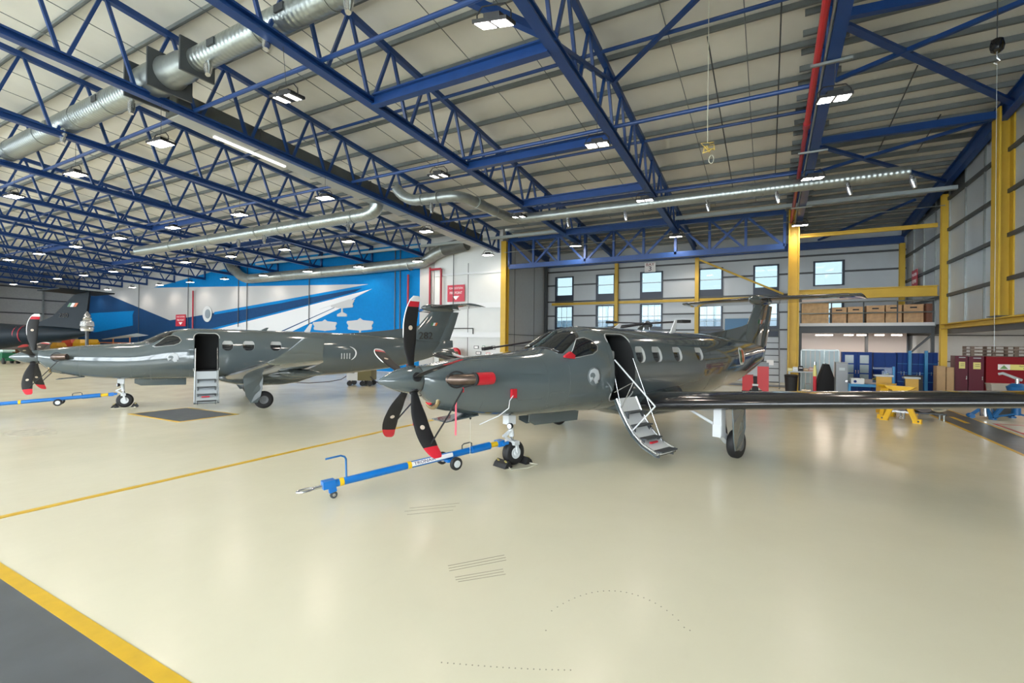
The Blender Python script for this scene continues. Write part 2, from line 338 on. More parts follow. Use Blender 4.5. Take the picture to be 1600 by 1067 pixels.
# ---- yellow columns
def column(u, v, h, wu, wv, label, along='x', base=0.):
    t = thing('steel_column', label, 'column', (u, v, base))
    b = MB(); f = .05
    if along == 'x': b.box((-wu/2,-wv/2,0),(wu/2,-wv/2+f,h)); b.box((-wu/2,wv/2-f,0),(wu/2,wv/2,h)); b.box((-.03,-wv/2+f,0),(.03,wv/2-f,h))
    else: b.box((-wu/2,-wv/2,0),(-wu/2+f,wv/2,h)); b.box((wu/2-f,-wv/2,0),(wu/2,wv/2,h)); b.box((-wu/2+f,-.03,0),(wu/2-f,.03,h))
    b.build('shaft', YEL, t); MB().box((-wu/2-.06,-wv/2-.06,0),(wu/2+.06,wv/2+.06,.03)).build('base_plate', DGREY, t); return t
column(-13.78, V1-.05, 8.1, .34, .42, 'yellow steel column between the white wall and the window bay')
column(.98, V1-.05, 8.15, .42, .5, 'yellow steel column left of the mezzanine carrying the blue girder', 'y')
column(6.1, V1, 8.15, .2, .22, 'slim yellow corner column at the right end of the mezzanine')
column(6.08, 19.2, 6.15, .36, .55, 'tall thick yellow column on the grey right wall', 'y', 3.04)
column(6.05, 12.6, 9.4, .42, .55, 'tall yellow column on the right wall, nearer the hangar doors', 'y')
column(6.0, V2-.25, 7.4, .22, .26, 'slim yellow column in the far corner behind the crates')
for u in (-8.85, -3.85): column(u, V2-.2, 7.4, .22, .2, 'slim yellow column between the bay windows', 'x')['group'] = 'bay window columns'
column(-69.9, 17.5, 8.5, .4, .4, 'yellow column on the distant left end wall')
def ybeam(a, b, w, h, label): return tag(MB().ibeam(a, b, w, h, .04).build('steel_beam', YEL), label, 'beam')
ybeam((1.2, V1, 6.97), (5.9, V1, 6.97), .12, .16, 'slim yellow beam high between the two mezzanine columns')
ybeam((1.2, V1, 4.36), (5.9, V1, 4.36), .3, .42, 'deep yellow beam above the wooden crates')
ybeam((6.1, 12.9, 2.93), (6.1, 24.4, 2.93), .3, .2, 'yellow ledge beam along the right wall above the red store')
for a, b, wh in ((-13.5,-9.0,'beside the grey return wall'),(-8.7,-4.0,'below the bay sign'),(-3.7,.9,'behind the aircraft fin')): tag(MB().beam((a, V2-.14, 4.83), (b, V2-.14, 4.83), .12, .17).build('sheeting_rail', YEL), 'yellow horizontal rail between upper and lower bay windows '+wh, 'rail', 'bay window rails')
tag(MB().beam((-3.7, V2-.3, 7.25), (.75, V2-.3, 5.0), .1, .1).build('diagonal_brace', YEL), 'yellow diagonal brace crossing in front of the bay windows', 'brace')
# ---- walls
WALLM = stripes('wall_sheet', (.47, .51, .54), 'X', .25, .06, .45)
NAVY = mat('navy_panel', (.012, .022, .045), .4)
wins = [(-13.21,-12.03),(-10.21,-9.09),(-7.24,-6.0),(-3.7,-2.5),(-.69,.43)]
rects = [(a,b,5.45,6.70) for a,b in wins] + [(a,b,3.22,4.63) for a,b in wins] + [(2.27,3.51,5.46,6.72),(2.1,3.5,3.25,4.45)]
def wall_with_holes(name, m, u0, u1, z0, z1, v, th, rects, label):
    us = sorted({u0,u1,*[r[0] for r in rects],*[r[1] for r in rects]}); zs = sorted({z0,z1,*[r[2] for r in rects],*[r[3] for r in rects]}); b = MB()
    for i in range(len(us)-1):
        for j in range(len(zs)-1):
            cu, cz = (us[i]+us[i+1])/2, (zs[j]+zs[j+1])/2
            if not any(r[0] < cu < r[1] and r[2] < cz < r[3] for r in rects): b.box((us[i],v,zs[j]),(us[i+1],v+th,zs[j+1]))
    return struct(b.build(name, m), label)
wb = wall_with_holes('wall_bay_back', WALLM, -14.2, UR+.3, 0, 8.6, V2, .2, rects, 'grey sheet wall with two rows of windows')
for z in (7.1, 6.15, 5.0, 4.0, 3.0, 1.9):
    es = sorted([r for r in rects if r[2]-.12 < z < r[3]+.12]); u = -14.0
    for r in es + [(UR,0,0,0)]:
        if r[0]-.1 > u: MB().box((u, V2-.1, z-.045), (r[0]-.1, V2, z+.045)).build('girt', DGREY, wb)
        u = r[1]+.1
PANE = glass('window_glass', (.25, .285, .295), .03)
for i, (a, b, z0, z1) in enumerate(rects):
    w = struct(MB().box((a-.1,V2-.06,z0-.06),(a,V2+.1,z1+.06)).box((b,V2-.06,z0-.06),(b+.1,V2+.1,z1+.06)).box((a,V2-.06,z1),(b,V2+.1,z1+.06)).box((a,V2-.06,z0-.06),(b,V2+.1,z0)).build('window_%d' % (i+1), NAVY))
    MB().box((a,V2+.04,z0),(b,V2+.048,z1)).build('pane', PANE, w)
    zz = z0 + (z1-z0)*.48; MB().box((a,V2+.0,zz-.02),(b,V2+.06,zz+.02)).build('glazing_bar', LGREY, w)
    if z0 < 5:
        for q in (.33, .66): MB().box((a+(b-a)*q-.012,V2+.02,z0),(a+(b-a)*q+.012,V2+.035,z1)).build('security_bar', LGREY, w)
        MB().box((a,V2+.02,z0+.3),(b,V2+.035,z0+.324)).build('security_bar', LGREY, w)
    if i < 5 : MB().box((a-.1,V2-.05,4.92),(b+.1,V2-.005,z0-.06)).build('spandrel_panel', NAVY, w)
    elif i < 10: MB().box((a-.1,V2-.05,2.6),(b+.1,V2-.005,z0-.06)).build('spandrel_panel', NAVY, w)
# outside, seen through the panes
ob = thing('outbuilding', 'pale blue building seen through the lower bay windows', 'building', (-6, V2+18, -.04))
MB().box((-16,0,0),(16,6,4.6)).build('wall', mat('outbuilding_wall', (.42,.55,.68), .7), ob)
for i in range(-14, 15, 2): MB().box((i-.06,-.06,0),(i+.06,0,4.6)).build('pilaster', mat('outbuilding_trim', (.25,.33,.42), .6), ob)
# recess wall
wl = struct(MB().box((-14.2,V1+.2,0),(-14.0,V2,8.7)).build('wall_bay_left', mat('recess_grey', (.43,.45,.47), .5, noise=.04)), 'plain grey return wall left of the window bay')
for v in (26.2, 29.0): MB().box((-14.0, v-.015, 0),(-13.985, v+.015, 8.2)).build('panel_joint', DGREY, wl)
for z in (1.9, 2.6): MB().cyl((-13.96,V1+.4,z),(-13.96,V2-.1,z),.02,n=6).build('conduit', DGREY, wl)
MB().box((-13.98, V2-.45, 0),(-13.8, V2-.2, 7.6)).build('wall_post', DGREY, wl)
# right wall
wr = struct(MB().box((UR,VF,2.84),(UR+.2,V2+.2,10.6)).build('wall_right', DGREY), 'right hangar wall of pale grey panels above an open annexe')
PANM = mat('wall_panel', (.40,.44,.47), .28, noise=.1, nscale=.6, bump=.15, bscale=2)
gz = [3.05, 4.16, 5.44, 6.73, 7.95, 9.1]
pm = None; pd = 1.72
vv = 9.0
while vv < V2-.3:
    for a, b in zip(gz[:-1], gz[1:]):
        if b > zt(vv)+.2: continue
        v1_ = min(vv+pd, V2)
        MB().box((UR-.05, vv+.02, a+.03), (UR-.002, v1_-.02, b-.03)).build('wall_panel', PANM, wr)
    MB().box((UR-.1, vv-.03, 3.0), (UR-.05, vv+.03, min(9.0, zt(vv)))).build('wall_mullion', GALV, wr)
    vv += pd
for z in gz[1:]: MB().box((UR-.14, 8, z-.06), (UR-.06, V2, z+.06)).build('girt', DGREY, wr)
bk = mat('white_block', (.66,.67,.66), .6, noise=.03, nscale=2)
MB().box((UR-.1, 8, 2.66),(UR+.12, V2, 2.83)).build('ledge', DGREY, wr)
wa = struct(MB().box((UR+.2,V2,0),(12.3,V2+.2,3.3)).build('wall_annexe_back', bk), 'white end wall of the annexe behind the red store')
struct(MB().box((12.1,VF,0),(12.3,V2,3.3)).build('wall_annexe_right', bk)); struct(MB().box((UR+.2,VF,3.12),(12.3,V2+.2,3.3)).build('ceiling_annexe', bk))
struct(MB().box((UR+.02,V2-.9,0),(UR+.18,V2,2.84)).build('wall_annexe_pier', bk))
for z in (.9, 2.2): MB().cyl((UR+.3,V2-.06,z+.5),(12,V2-.06,z+.5),.025,n=6).build('conduit', DGREY, wa)
for vv_ in (14., 20., 26.):  # lamps added out of view to brighten the white annexe wall
    la = thing('batten_lamp', 'added unseen fill lamp on the annexe ceiling '+{14.:'nearest the hangar doors',20.:'above the blue jack',26.:'above the red store'}[vv_], 'light', (9.2, vv_, 3.03), 0, 'added annexe fill lamps'); MB().box((-.06,-.6,.03),(.06,.6,.09)).build('housing', WHT, la); MB().box((-.04,-.58,.0),(.04,.58,.03)).build('tube', mat('annexe_fill_tube',(.9,.9,.9),.4,emit=(1,.95,.9),estr=12), la)
    ld = bpy.data.lights.new('annexe','AREA'); ld.energy = 60; ld.shape = 'RECTANGLE'; ld.size = .1; ld.size_y = 1.1; ld.color = (1,.95,.9); lo = bpy.data.objects.new('annexe_fill_light', ld); COL.objects.link(lo); lo.parent = la; lo.location = (0,0,-.02)

# left end wall
wz = struct(MB().box((UL-.2,VF,0),(UL,V1+.2,10.6)).build('wall_left', mat('far_wall', (.33,.34,.34), .6, noise=.05)), 'distant grey end wall')
for z in (1.8, 3.2, 4.7, 6.2, 7.5): MB().box((UL,VF,z-.07),(UL+.1,V1,z+.07)).build('girt', DGREY, wz)
for v in (6, 12, 21.5): MB().box((UL,v-.08,0),(UL+.12,v+.08,9)).build('wall_post', PURL, wz)
# hangar door wall behind the photographer: posts, header, glazed strip open to the sky
wf = struct(MB().box((UL,VF-.2,7.6),(UR,VF,11.9)).build('wall_front', WALLM), 'hangar door header wall')
for i in range(15): MB().box((UR-2.57-5.13*i-.14,VF-.2,0),(UR-2.57-5.13*i+.14,VF,7.6)).build('door_post', DGREY, wf)
for i in range(15): MB().box((UR-5.13*i-5.1,VF-.15,0),(UR-5.13*i,VF-.1,1.3)).build('door_panel', LGREY, wf)
for i in range(60): MB().box((UR-1.2825*i-.035,VF-.14,1.3),(UR-1.2825*i+.035,VF-.08,7.6)).build('door_mullion', DGREY, wf)
for z in (1.3, 4.4): MB().box((UL,VF-.12,z-.05),(UR,VF-.06,z+.05)).build('door_rail', DGREY, wf)
# ---- back wall with mural
wk = struct(MB().box((UL,V1,0),(-13.95,V1+.2,9.4)).build('wall_back', mat('mural_grey', (.47,.48,.49), .5, noise=.03)), 'long back wall painted with a blue and white mural')
LB = mat('mural_light_blue', (.0,.17,.46), .6, noise=.05, spec=.12); DB = mat('mural_dark_blue', (.008,.048,.14), .6, noise=.06, spec=.12); MW = mat('mural_white', (.60,.62,.64), .45); MG = mat('mural_grey_paint', (.42,.43,.44), .5)
lay = [0]
def mural(name, m, pts, d=None):
    lay[0] += 1; d = lay[0]*.0035 if d is None else d
    ps = [at(x, y, y=V1) for x, y in pts]
    return MB().prism([(p.x, V1-d, min(max(p.z, .02), 8.9)) for p in ps], (0, d-.0005, 0)).build(name, m, wk)
mural('mural_field', LB, [(240,449.5),(330,425),(420,405),(657,380),(657,620),(180,620),(180,500)])
mural('mural_field', MG, [(150,445),(240,449.5),(578,444),(340,488),(266,501),(150,470)])
mural('mural_field', DB, [(110,456.5),(157,455.5),(265.5,500.5),(338,488.5),(440,473),(566,450),(555,456),(440,487),(330,516),(300,600),(110,620)])
mural('mural_stripe', LB, [(335,487.5),(440,469),(578,443.7),(577,446.5),(440,473.5),(335,491.5)])
mural('mural_stripe', LB, [(300,521),(440,486),(580,452),(580,453.5),(440,488.5),(300,524)])
mural('mural_stripe', MW, [(581.5,451.5),(440,488.5),(328,517),(318,560),(430,560),(440,519.5),(552,466.5)])
mural('mural_stripe', DB, [(530,477),(440,517),(400,536),(400,539),(440,520.5),(530,480)])
mural('mural_stripe', MW, [(556,466),(440,519),(400,540),(410,545),(452,520),(550,473)])
mural('mural_stripe', LB, [(142,489.5),(210,485.5),(207.5,492),(208,508.5),(150,519),(146,519)])
def sil(cx, cy, s, tail=True):
    P = lambda x, y: (cx+x*s, cy+y*s)
    mural('mural_plane', MG, [P(-19,-6.5),(cx-4*s,cy-8*s),P(0,-11),P(4,-8),P(19,-6.5),P(20,-4),P(18,-1.5),P(17,1),P(18.5,3),P(17.5,6),P(2,7.5),P(1,8),P(-1,8),P(-2,7.5),P(-17.5,6),P(-18.5,3),P(-17,1),P(-18,-1.5),P(-20,-4)])
    if tail: mural('mural_plane', MG, [P(-1,7),P(1,7),P(1.4,14),P(8,17.5),P(8,21),P(-8,21),P(-8,17.5),P(-1.4,14)])
sil(508, 509.5, .95, False); sil(563, 508.5, 1.05); sil(535, 474.5, .95)
mural('mural_stripe', MW, [(581.5,451.5),(545,468),(500,483),(500,474)])
c = at(325, 490.5, y=V1)
MB().lathe([(0,.72),(.03,.72),(.03,.001)], (c.x,V1-.05,c.z), (0,-1,0), 28).build('emblem_disc', mat('emblem_grey',(.55,.58,.6),.4), wk)
MB().lathe([(0,.42),(.02,.42),(.02,.001)], (c.x+.1,V1-.08,c.z), (0,-1,0), 24).build('emblem_mark', mat('emblem_dark',(.18,.22,.26),.4), wk)
for px in (218, 295, 373.5, 387, 484, 618, 626): 
    u = at(px, 480, y=V1).x; MB().box((u-.03,V1-.09,0),(u+.03,V1-.06,8.6)).build('panel_joint', DGREY, wk)
for px in (305, 640.5):
    u = at(px, 470, y=V1).x; MB().cyl((u,V1-.2,0),(u,V1-.2,6.55),.07,n=8).build('red_standpipe', REDP, wk)
# white section beside the yellow column
wu0 = -20.15
MB().box((wu0, V1-.06, 0), (-13.95, V1-.004, 9.2)).build('white_section', CREAM, wk)
for z, h in ((6.35,.1),(4.35,.32),(2.55,.3),(1.2,.06)): MB().box((-18.9,V1-.16,z-h/2),(-14,V1-.06,z+h/2)).build('white_ledge', WHT, wk)
MB().box((-20.15,V1-.12,0),(-19.0,V1-.06,8.4)).build('grey_pilaster', mat('pilaster_grey',(.43,.43,.42),.6), wk)
MB().box((-16.4,V1-.075,0),(-16.37,V1-.06,7)).build('panel_joint', DGREY, wk)
for px, zz in ((675, 6.9), (692.5, 6.75)):
    u = at(px, 470, y=V1).x; MB().cyl((u,V1-.25,2.2),(u,V1-.25,zz),.07 if px > 680 else .06,n=8).build('red_standpipe', REDP, wk)
u = at(692.5, 420, y=V1).x; MB().cyl((u,V1-.25,6.75),(u-.8,V1-.25,6.75),.07,n=8).build('red_standpipe', REDP, wk)
u = at(711, 470, y=V1).x; MB().cyl((u,V1-.2,3.1),(u,V1-.2,7.6),.025,n=6).build('conduit', DGREY, wk)
MB().cyl((-18.2,V1-.22,2.95),(-15.9,V1-.22,2.95),.035,n=6).build('conduit', DGREY, wk)
MB().cyl((-15.9,V1-.22,2.95),(-15.9,V1-.22,2.6),.035,n=6).build('conduit', DGREY, wk)
# signs
SIGNR = mat('sign_red', (.5,.02,.05), .45); SIGNW = mat('sign_white', (.85,.84,.84), .5); INK = mat('ink_dark', (.02,.02,.02), .6)
def fire_sign(cx, cz, w, h, v, label, d=(0,-1,0), x=(1,0,0)):
    d = Vector(d); x = Vector(x); t = thing('fire_sign', label, 'sign', (cx[0], cx[1], cz))
    b = MB(); b.prism([x*(sx*w/2)+Vector((0,0,sz*h/2)) for sx, sz in ((-1,-1),(1,-1),(1,1),(-1,1))], d*.02); b.build('board', SIGNR, t)
    f = frame3(d*.021, x, (0,0,1))
    text('lettering', 'PONC DÓITEÁIN', h*.17, SIGNW, t, Matrix.Translation((0,0,h*.3)) @ f, .002, sx=w/h*.62)
    text('lettering', 'FIRE POINT', h*.22, SIGNW, t, Matrix.Translation((0,0,h*.02)) @ f, .002, sx=w/h*.66)
    MB().prism([x*(-w*.2)+Vector((0,0,-h*.16))+d*.021, x*(w*.2)+Vector((0,0,-h*.16))+d*.021, Vector((0,0,-h*.4))+d*.021], d*.003).build('arrow', SIGNW, t)
fire_sign((-17.22, V1-.17), 5.15, 1.3, 1.05, V1, 'red fire point sign with white arrow on the white wall')
fire_sign((-48.9, V1-.07), 3.85, 1.7, 1.1, V1, 'red fire point sign with white arrow on the blue mural')
fire_sign((UR-.16, 29.0), 5.2, .95, 1.15, V1, 'dull red fire point sign on the right wall above the crates', (-1,0,0), (0,-1,0))
p = at(1017, 418, y=V2); t = thing('bay_sign', 'white square sign reading BAY 3 above a bay window', 'sign', (p.x, V2-.24, p.z-.02))
MB().box((-.34,0,-.3),(.34,.03,.3)).build('board', SIGNW, t); MB().box((-.03,.03,.1),(.03,.2,.16)).build('bracket', DGREY, t)
f = frame3(Vector((0,-.002,0)), (1,0,0), (0,0,1)); SR = mat('sign_maroon', (.25,.01,.03), .5)
text('lettering', 'BAY', .26, SR, t, Matrix.Translation((0,0,.17)) @ f, sx=1.1); text('lettering', '3', .42, mat('sign_navy',(.03,.01,.06),.5), t, Matrix.Translation((0,0,-.1)) @ f, sx=1.15)
# ---- ducts
DUCT = stripes('spiral_duct', (.40,.44,.43), 'X', .14, .35, .33, .85, .08); DUCTY = stripes('spiral_duct_long', (.40,.44,.43), 'Y', .14, .35, .33, .85, .08)
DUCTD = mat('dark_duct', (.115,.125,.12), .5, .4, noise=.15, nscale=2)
def arc(c, a, b, n=6):
    """quarter bend from a to b around the corner c"""
    c, a, b = Vector(c), Vector(a), Vector(b); return [a*(1-t)**2 + c*(2*t*(1-t)) + b*t*t for t in [i/n for i in range(n+1)]]
def bands(parent, pts, r):
    for p, d in pts: MB().cyl(Vector(p)-Vector(d)*.025, Vector(p)+Vector(d)*.025, r+.015, n=24).build('duct_band', GALV, parent, True)
def nozzle(parent, p, d=(0,0,-1), s=1.):
    d = Vector(d).normalized(); p = Vector(p); MB().lathe([(0,.06*s),(.12*s,.06*s),(.14*s,.085*s),(.3*s,.075*s),(.42*s,.05*s)], p, d, 12).build('nozzle', STEEL, parent, True)
t = thing('supply_duct', 'large spiral silver duct running through the trusses overhead', 'duct', (-14, 6.45, 8.9))
MB().cyl((-11.5,0,0),(-.6,0,0),.33,n=28).build('duct_run', DUCT, t, True); MB().cyl((-.6,0,0),(.5,0,0),.42,n=28).build('fan_casing', GALV, t, True)
MB().lathe([(0,.42),(.3,.36),(.7,.36),(1.0,.3),(1.2,.27)], (.5,0,0), (1,0,0), 28).build('reducer', GALV, t, True); MB().cyl((1.7,0,0),(16,0,0),.27,n=28).build('duct_run', DUCT, t, True)
for x in (-.62, .52): MB().box((x-.03,-.52,-.52),(x+.03,.52,.42)).build('flange_plate', DGREY, t)
for x in (1.75,): MB().box((x-.03,-.4,-.4),(x+.03,.4,.4)).build('flange_plate', DGREY, t)
bands(t, [((x,0,0),(1,0,0)) for x in (-10,-7.3,-4.6,-2.6)], .33); bands(t, [((x,0,0),(1,0,0)) for x in (4.2,6.4,9,12)], .27)
for x in (-6, -2.8, 2.8, 5.2, 7.6): MB().box((x-.14,-.36 if x < 0 else -.3,-.09),(x+.14,-.28 if x < 0 else -.22,.07)).build('inspection_hatch', DGREY, t)
for x, d in ((-5.4,(.2,-.2,-1)),(-1.2,(.2,-.1,-1)),(2.4,(.5,-.3,-1)),(4.6,(.3,-.3,-1)),(7.0,(.3,-.3,-1))): nozzle(t, (x,-.1,-.28), d, 1.1)
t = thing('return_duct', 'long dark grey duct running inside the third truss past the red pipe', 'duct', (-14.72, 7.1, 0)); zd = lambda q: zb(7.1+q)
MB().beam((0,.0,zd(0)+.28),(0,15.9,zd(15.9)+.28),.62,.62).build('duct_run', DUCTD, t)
MB().beam((0,.05,zd(0)-.045),(0,15.8,zd(15.8)-.045),.60,.02).build('lit_underside', mat('duct_lit_pale',(.42,.43,.41),.5), t)  # paler sheet: floor bounce on the duct's underside, put into the colour
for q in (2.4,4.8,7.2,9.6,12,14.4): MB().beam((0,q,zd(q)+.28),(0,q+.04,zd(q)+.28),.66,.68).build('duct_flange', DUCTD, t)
MB().beam((-.1,1.2,zd(1.2)-.085),(-.1,3.6,zd(3.6)-.085),.1,.05).build('tube_light', mat('tube_light',(.8,.8,.78),.4,emit=(1,.97,.92),estr=1.2), t)
t = thing('branch_duct', 'silver branch duct with bend joining the dark duct', 'duct', (-14.65, 14.9, 7.55))
MB().tube([(-20,0,0),(-10,0,0),(-1.0,0,0)] + arc((0,0,0),(-.7,0,0),(0,0,.36)) , .28, 24).build('duct_run', DUCT, t, True, 60)
bands(t, [((x,0,0),(1,0,0)) for x in (-16,-12,-8,-6.2,-4.0,-1.3)], .28)
for x in (-13.5,-9.5,-7.4,-1.6): nozzle(t, (x,-.1,-.24), (.4,-.2,-1), 1.1)
t = thing('window_bay_duct', 'silver spiral duct with bends and nozzles crossing before the window bay', 'duct', (-12.4, 14.2, 7.52))
MB().tube(arc((0,0,0),(-.5,0,.6),(.7,0,0)) + [(1.6,.1,0)] + arc((2.4,.1,0),(1.7,.1,0),(2.4,.9,0)) + [(2.45,2.6,0)] + arc((2.5,4.1,0),(2.5,3.4,0),(3.2,4.15,0)) + [(4.5,4.2,0),(8,4.3,0)], .2, 24).build('duct_bend', GALV, t, True, 60)
MB().cyl((7.9,4.3,0),(16.2,4.45,0),.2,n=24).build('duct_run', DUCT, t, True)
bands(t, [((.8,0,0),(1,0,0)),((1.5,.05,0),(1,0,0)),((2.45,1.2,0),(0,1,0)),((2.45,2.6,0),(0,1,0)),((4.2,4.2,0),(1,0,0)),((7.9,4.3,0),(1,0,0)),((12.2,4.4,0),(1,0,0))], .2)
for x in (1.2, 5.0, 7.4, 10.4, 12.6, 14.6, 16.2): nozzle(t, (x, 4.25 if x > 4 else 0, -.17), (.2,-.1,-1), 1.)
t = thing('mural_duct', 'silver duct running along the top of the blue mural', 'duct', (-28.2, 24.06, 7.12))
MB().tube(arc((-12.2,0,1.0),(-12.4,-.2,1.5),(-11.3,0,.7)) + arc((-10.2,0,0),(-11,0,.5),(-9.3,0,0)) + [(-4,0,0),(3,0,0),(8.2,0,.08)] + arc((8.9,0,.1),(8.3,0,.08),(9.5,0,.5)) + [(10.3,0,.75),(11,0,.85)], .37, 24).build('duct_run', GALV, t, True, 60)
MB().cyl((10.3,0,.78),(12.0,0,.98),.4,n=24).build('flexible_collar', DUCTD, t, True)
bands(t, [((x,0,0),(1,0,0)) for x in (-9.2,-5,-.5,3.5,7.6)], .37)
tag(MB().beam((-36,V1-1.05,8.12),(6.2,V1-1.05,8.12),.2,.14).build('cable_tray', mat('tray_pale',(.40,.46,.48),.4)), 'long pale grey cable tray crossing the hangar in front of the girder', 'cable tray')
tag(MB().cyl((-13.6,V1-.5,7.35),(6.0,V1-.5,7.62),.018,n=6).build('conduit', GALV), 'thin galvanised conduit strung below the cable tray', 'conduit')
# red pipe and conduits beneath the truss over the column
t = thing('sprinkler_pipe', 'red fire main running along the truss above the yellow column', 'pipe', (.86, 12, 0))
MB().cyl((0,-14,zb(-2)-.02),(0,2.8,zb(14.8)-.02),.07,n=10).build('pipe', mat('pipe_red',(.5,.02,.025),.35), t, True); MB().cyl((.0,2.8,zb(14.8)-.02),(0,12.3,zb(24.3)-.02),.06,n=10).build('pipe', REDP, t, True)
MB().cyl((0,2.7,zb(14.8)-.02),(0,3.0,zb(14.9)-.02),.09,n=10).build('coupling', REDP, t, True); MB().cyl((.14,-14,zb(-2)-.05),(.14,12.3,zb(24.3)-.05),.03,n=8).build('conduit', GALV, t, True)
for v in (-6, -.2, 4.4, 9.8): MB().box((-.12,v-.03,zb(v+12)-.17),(.62,v+.03,zb(v+12)-.12)).build('hanger_bracket', GALV, t)
# ---- hanging floodlights on their grid
LV = (6.6, 11.9, 17.7, 23.85)
def flood_mesh():
    t = MB(); t.box((-.3,-.2,.0),(.3,.2,.055)); hb = t.mesh('housing'); hb.materials.append(BLK)
    d = MB().box((-.14,-.1,.055),(.14,.1,.15)).mesh('driver_box'); d.materials.append(BLK)
    br = MB().tube([(-.3,0,.02),(-.3,0,.16),(-.2,0,.27),(.2,0,.27),(.3,0,.16),(.3,0,.02)], .012, 6).mesh('bracket'); br.materials.append(BLK)
    l1 = MB().box((-.12,-.17,-.008),(.12,.17,.0)).mesh('led_panel'); l1.materials.append(LENS)
    s1 = MB().box((-.022,-.17,-.008),(.022,.17,.0)).mesh('led_strip'); s1.materials.append(LENSDIM)
    return hb, d, br, l1, s1
HB, DBX, BRK, LP, LS = flood_mesh()
CAB = {}
def flood(u, v, z, label, dim=False, tilt=(0,0), on=True):
    t = thing('floodlight', label, 'light', (u, v, z), 0, 'hanging floodlights'); t.rotation_euler = (tilt[0], tilt[1], .12)
    sub('housing', t, HB); sub('driver_box', t, DBX); sub('bracket', t, BRK)
    if dim:
        for x in (-.2,-.11,.11,.2): sub('led_strip', t, LS, (x,0,0))
    else:
        for x in (-.15,.15): sub('led_panel', t, LP, (x,0,0))
    c = MB().cyl((0,0,.27),(0,0,max(.3, (zb(v)-.05 if v < V1 else zt(v)-.298)-z)),.006,n=5).build('suspension_cable', DGREY, t)
    if on:
        ld = bpy.data.lights.new('flood', 'SPOT'); ld.energy = LAMP_W; ld.color = (1,.83,.66); ld.spot_size = math.radians(150); ld.spot_blend = .6; ld.shadow_soft_size = .25
        lo = bpy.data.objects.new('flood_lamp', ld); COL.objects.link(lo); lo.parent = t; lo.location = (0,0,-.03)
dimset = {(2,0),(2,1),(2,2)}
rown = ['row nearest hangar doors', 'second row from hangar doors', 'third row from hangar doors', 'row by the back wall']
for k in range(14):
    for j, v in enumerate(LV):
        if (k, j) == (0, 0): continue
        u = TU[k] + .02
        dim = (k, j) in dimset
        lab = ('black strip-lit floodlight' if dim else 'bright floodlight') + ' under the %s, %s' % (ords[k], rown[j])
        zl = 7.12 if (j == 3 and k >= 3) else 7.3; v = 23.3 if (j == 3 and k >= 3) else 17.3 if (j == 2 and k <= 2) else v
        flood(u, v, zl, lab, dim, (.32, .1) if (k, j) == (1, 0) else (.12, 0) if k < 3 else (0, 0))
flood(-3.98, 29.4, 7.3, 'bright floodlight inside the window bay')
# rope and hook block
t = thing('rope_hook', 'pale rope with a knotted yellow sling hanging from the roof', 'rope', (-1.2, 11.1, 6.3)); z = zt(11.1)+.1-6.3
MB().cyl((0,0,.25),(0,0,z),.008,n=5).build('rope', mat('rope',(.55,.53,.42),.8), t); random.seed(5)
MB().tube([(random.uniform(-.14,.14), random.uniform(-.1,.1), .12+random.uniform(-.1,.14)) for i in range(14)], .014, 5).build('sling_knot', mat('sling',(.62,.45,.12),.8), t, True)
MB().tube([(.08+.05*math.cos(a), 0, -.14+.09*math.sin(a)) for a in [2*math.pi*i/10 for i in range(10)]], .009, 5, True).build('rope_loop', mat('rope',(.55,.53,.42),.8), t, True)
p = Vector((4.1, 13.3, 8.25)); t = thing('hook_block', 'black hook block hanging from a roof brace', 'hoist', p)
MB().lathe([(-.14,.05),(-.1,.1),(0,.12),(.12,.1),(.16,.04)], (0,0,.1), (0,0,1), 14).build('block', BLKG, t, True); MB().cyl((0,0,.2),(0,0,1.3),.01,n=5).build('chain', DGREY, t); MB().tube([(0,0,-.03),(0,0,-.15),(.05,0,-.22),(0,0,-.28),(-.05,0,-.24)], .016, 6).build('hook', STEEL, t, True); MB().cyl((-.0,0,-.25),(0,0,-6.2),.004,n=4).build('pull_cord', LGREY, t)
# ================================================================== AIRCRAFT
def interp(tab, x):
    """smooth (monotone Hermite) interpolation"""
    if x <= tab[0][0]: return tab[0][1]
    if x >= tab[-1][0]: return tab[-1][1]
    i = max(j for j in range(len(tab)-1) if tab[j][0] <= x)
    def slope(j):
        if j == 0 or j == len(tab)-1: a = max(0, min(j, len(tab)-2)); return (tab[a+1][1]-tab[a][1])/(tab[a+1][0]-tab[a][0])
        d0 = (tab[j][1]-tab[j-1][1])/(tab[j][0]-tab[j-1][0]); d1 = (tab[j+1][1]-tab[j][1])/(tab[j+1][0]-tab[j][0])
        return 0 if d0*d1 <= 0 else 2*d0*d1/(d0+d1)
    (x0, y0), (x1, y1) = tab[i], tab[i+1]; h = x1-x0; t = (x-x0)/h
    return (2*t**3-3*t*t+1)*y0 + (t**3-2*t*t+t)*h*slope(i) + (-2*t**3+3*t*t)*y1 + (t**3-t*t)*h*slope(i+1)
ZT = [(.04,1.775),(.3,1.81),(.6,1.86),(1.2,1.925),(1.8,1.975),(2.2,2.01),(2.45,2.07),(2.7,2.2),(3.0,2.355),(3.3,2.44),(3.6,2.475),(4.5,2.475),(6,2.455),(7.5,2.435),(8.5,2.415),(9.5,2.37),(10.5,2.31),(11.5,2.24),(12.3,2.15),(12.8,2.05)]
ZB = [(.04,1.40),(.15,1.27),(.3,1.17),(.6,1.06),(1.0,.965),(1.4,.905),(2,.855),(2.7,.83),(3.7,.815),(4.5,.80),(6.5,.79),(7.2,.80),(8.2,.83),(9.5,.94),(10.5,1.06),(11.5,1.27),(12.3,1.49),(12.8,1.70)]
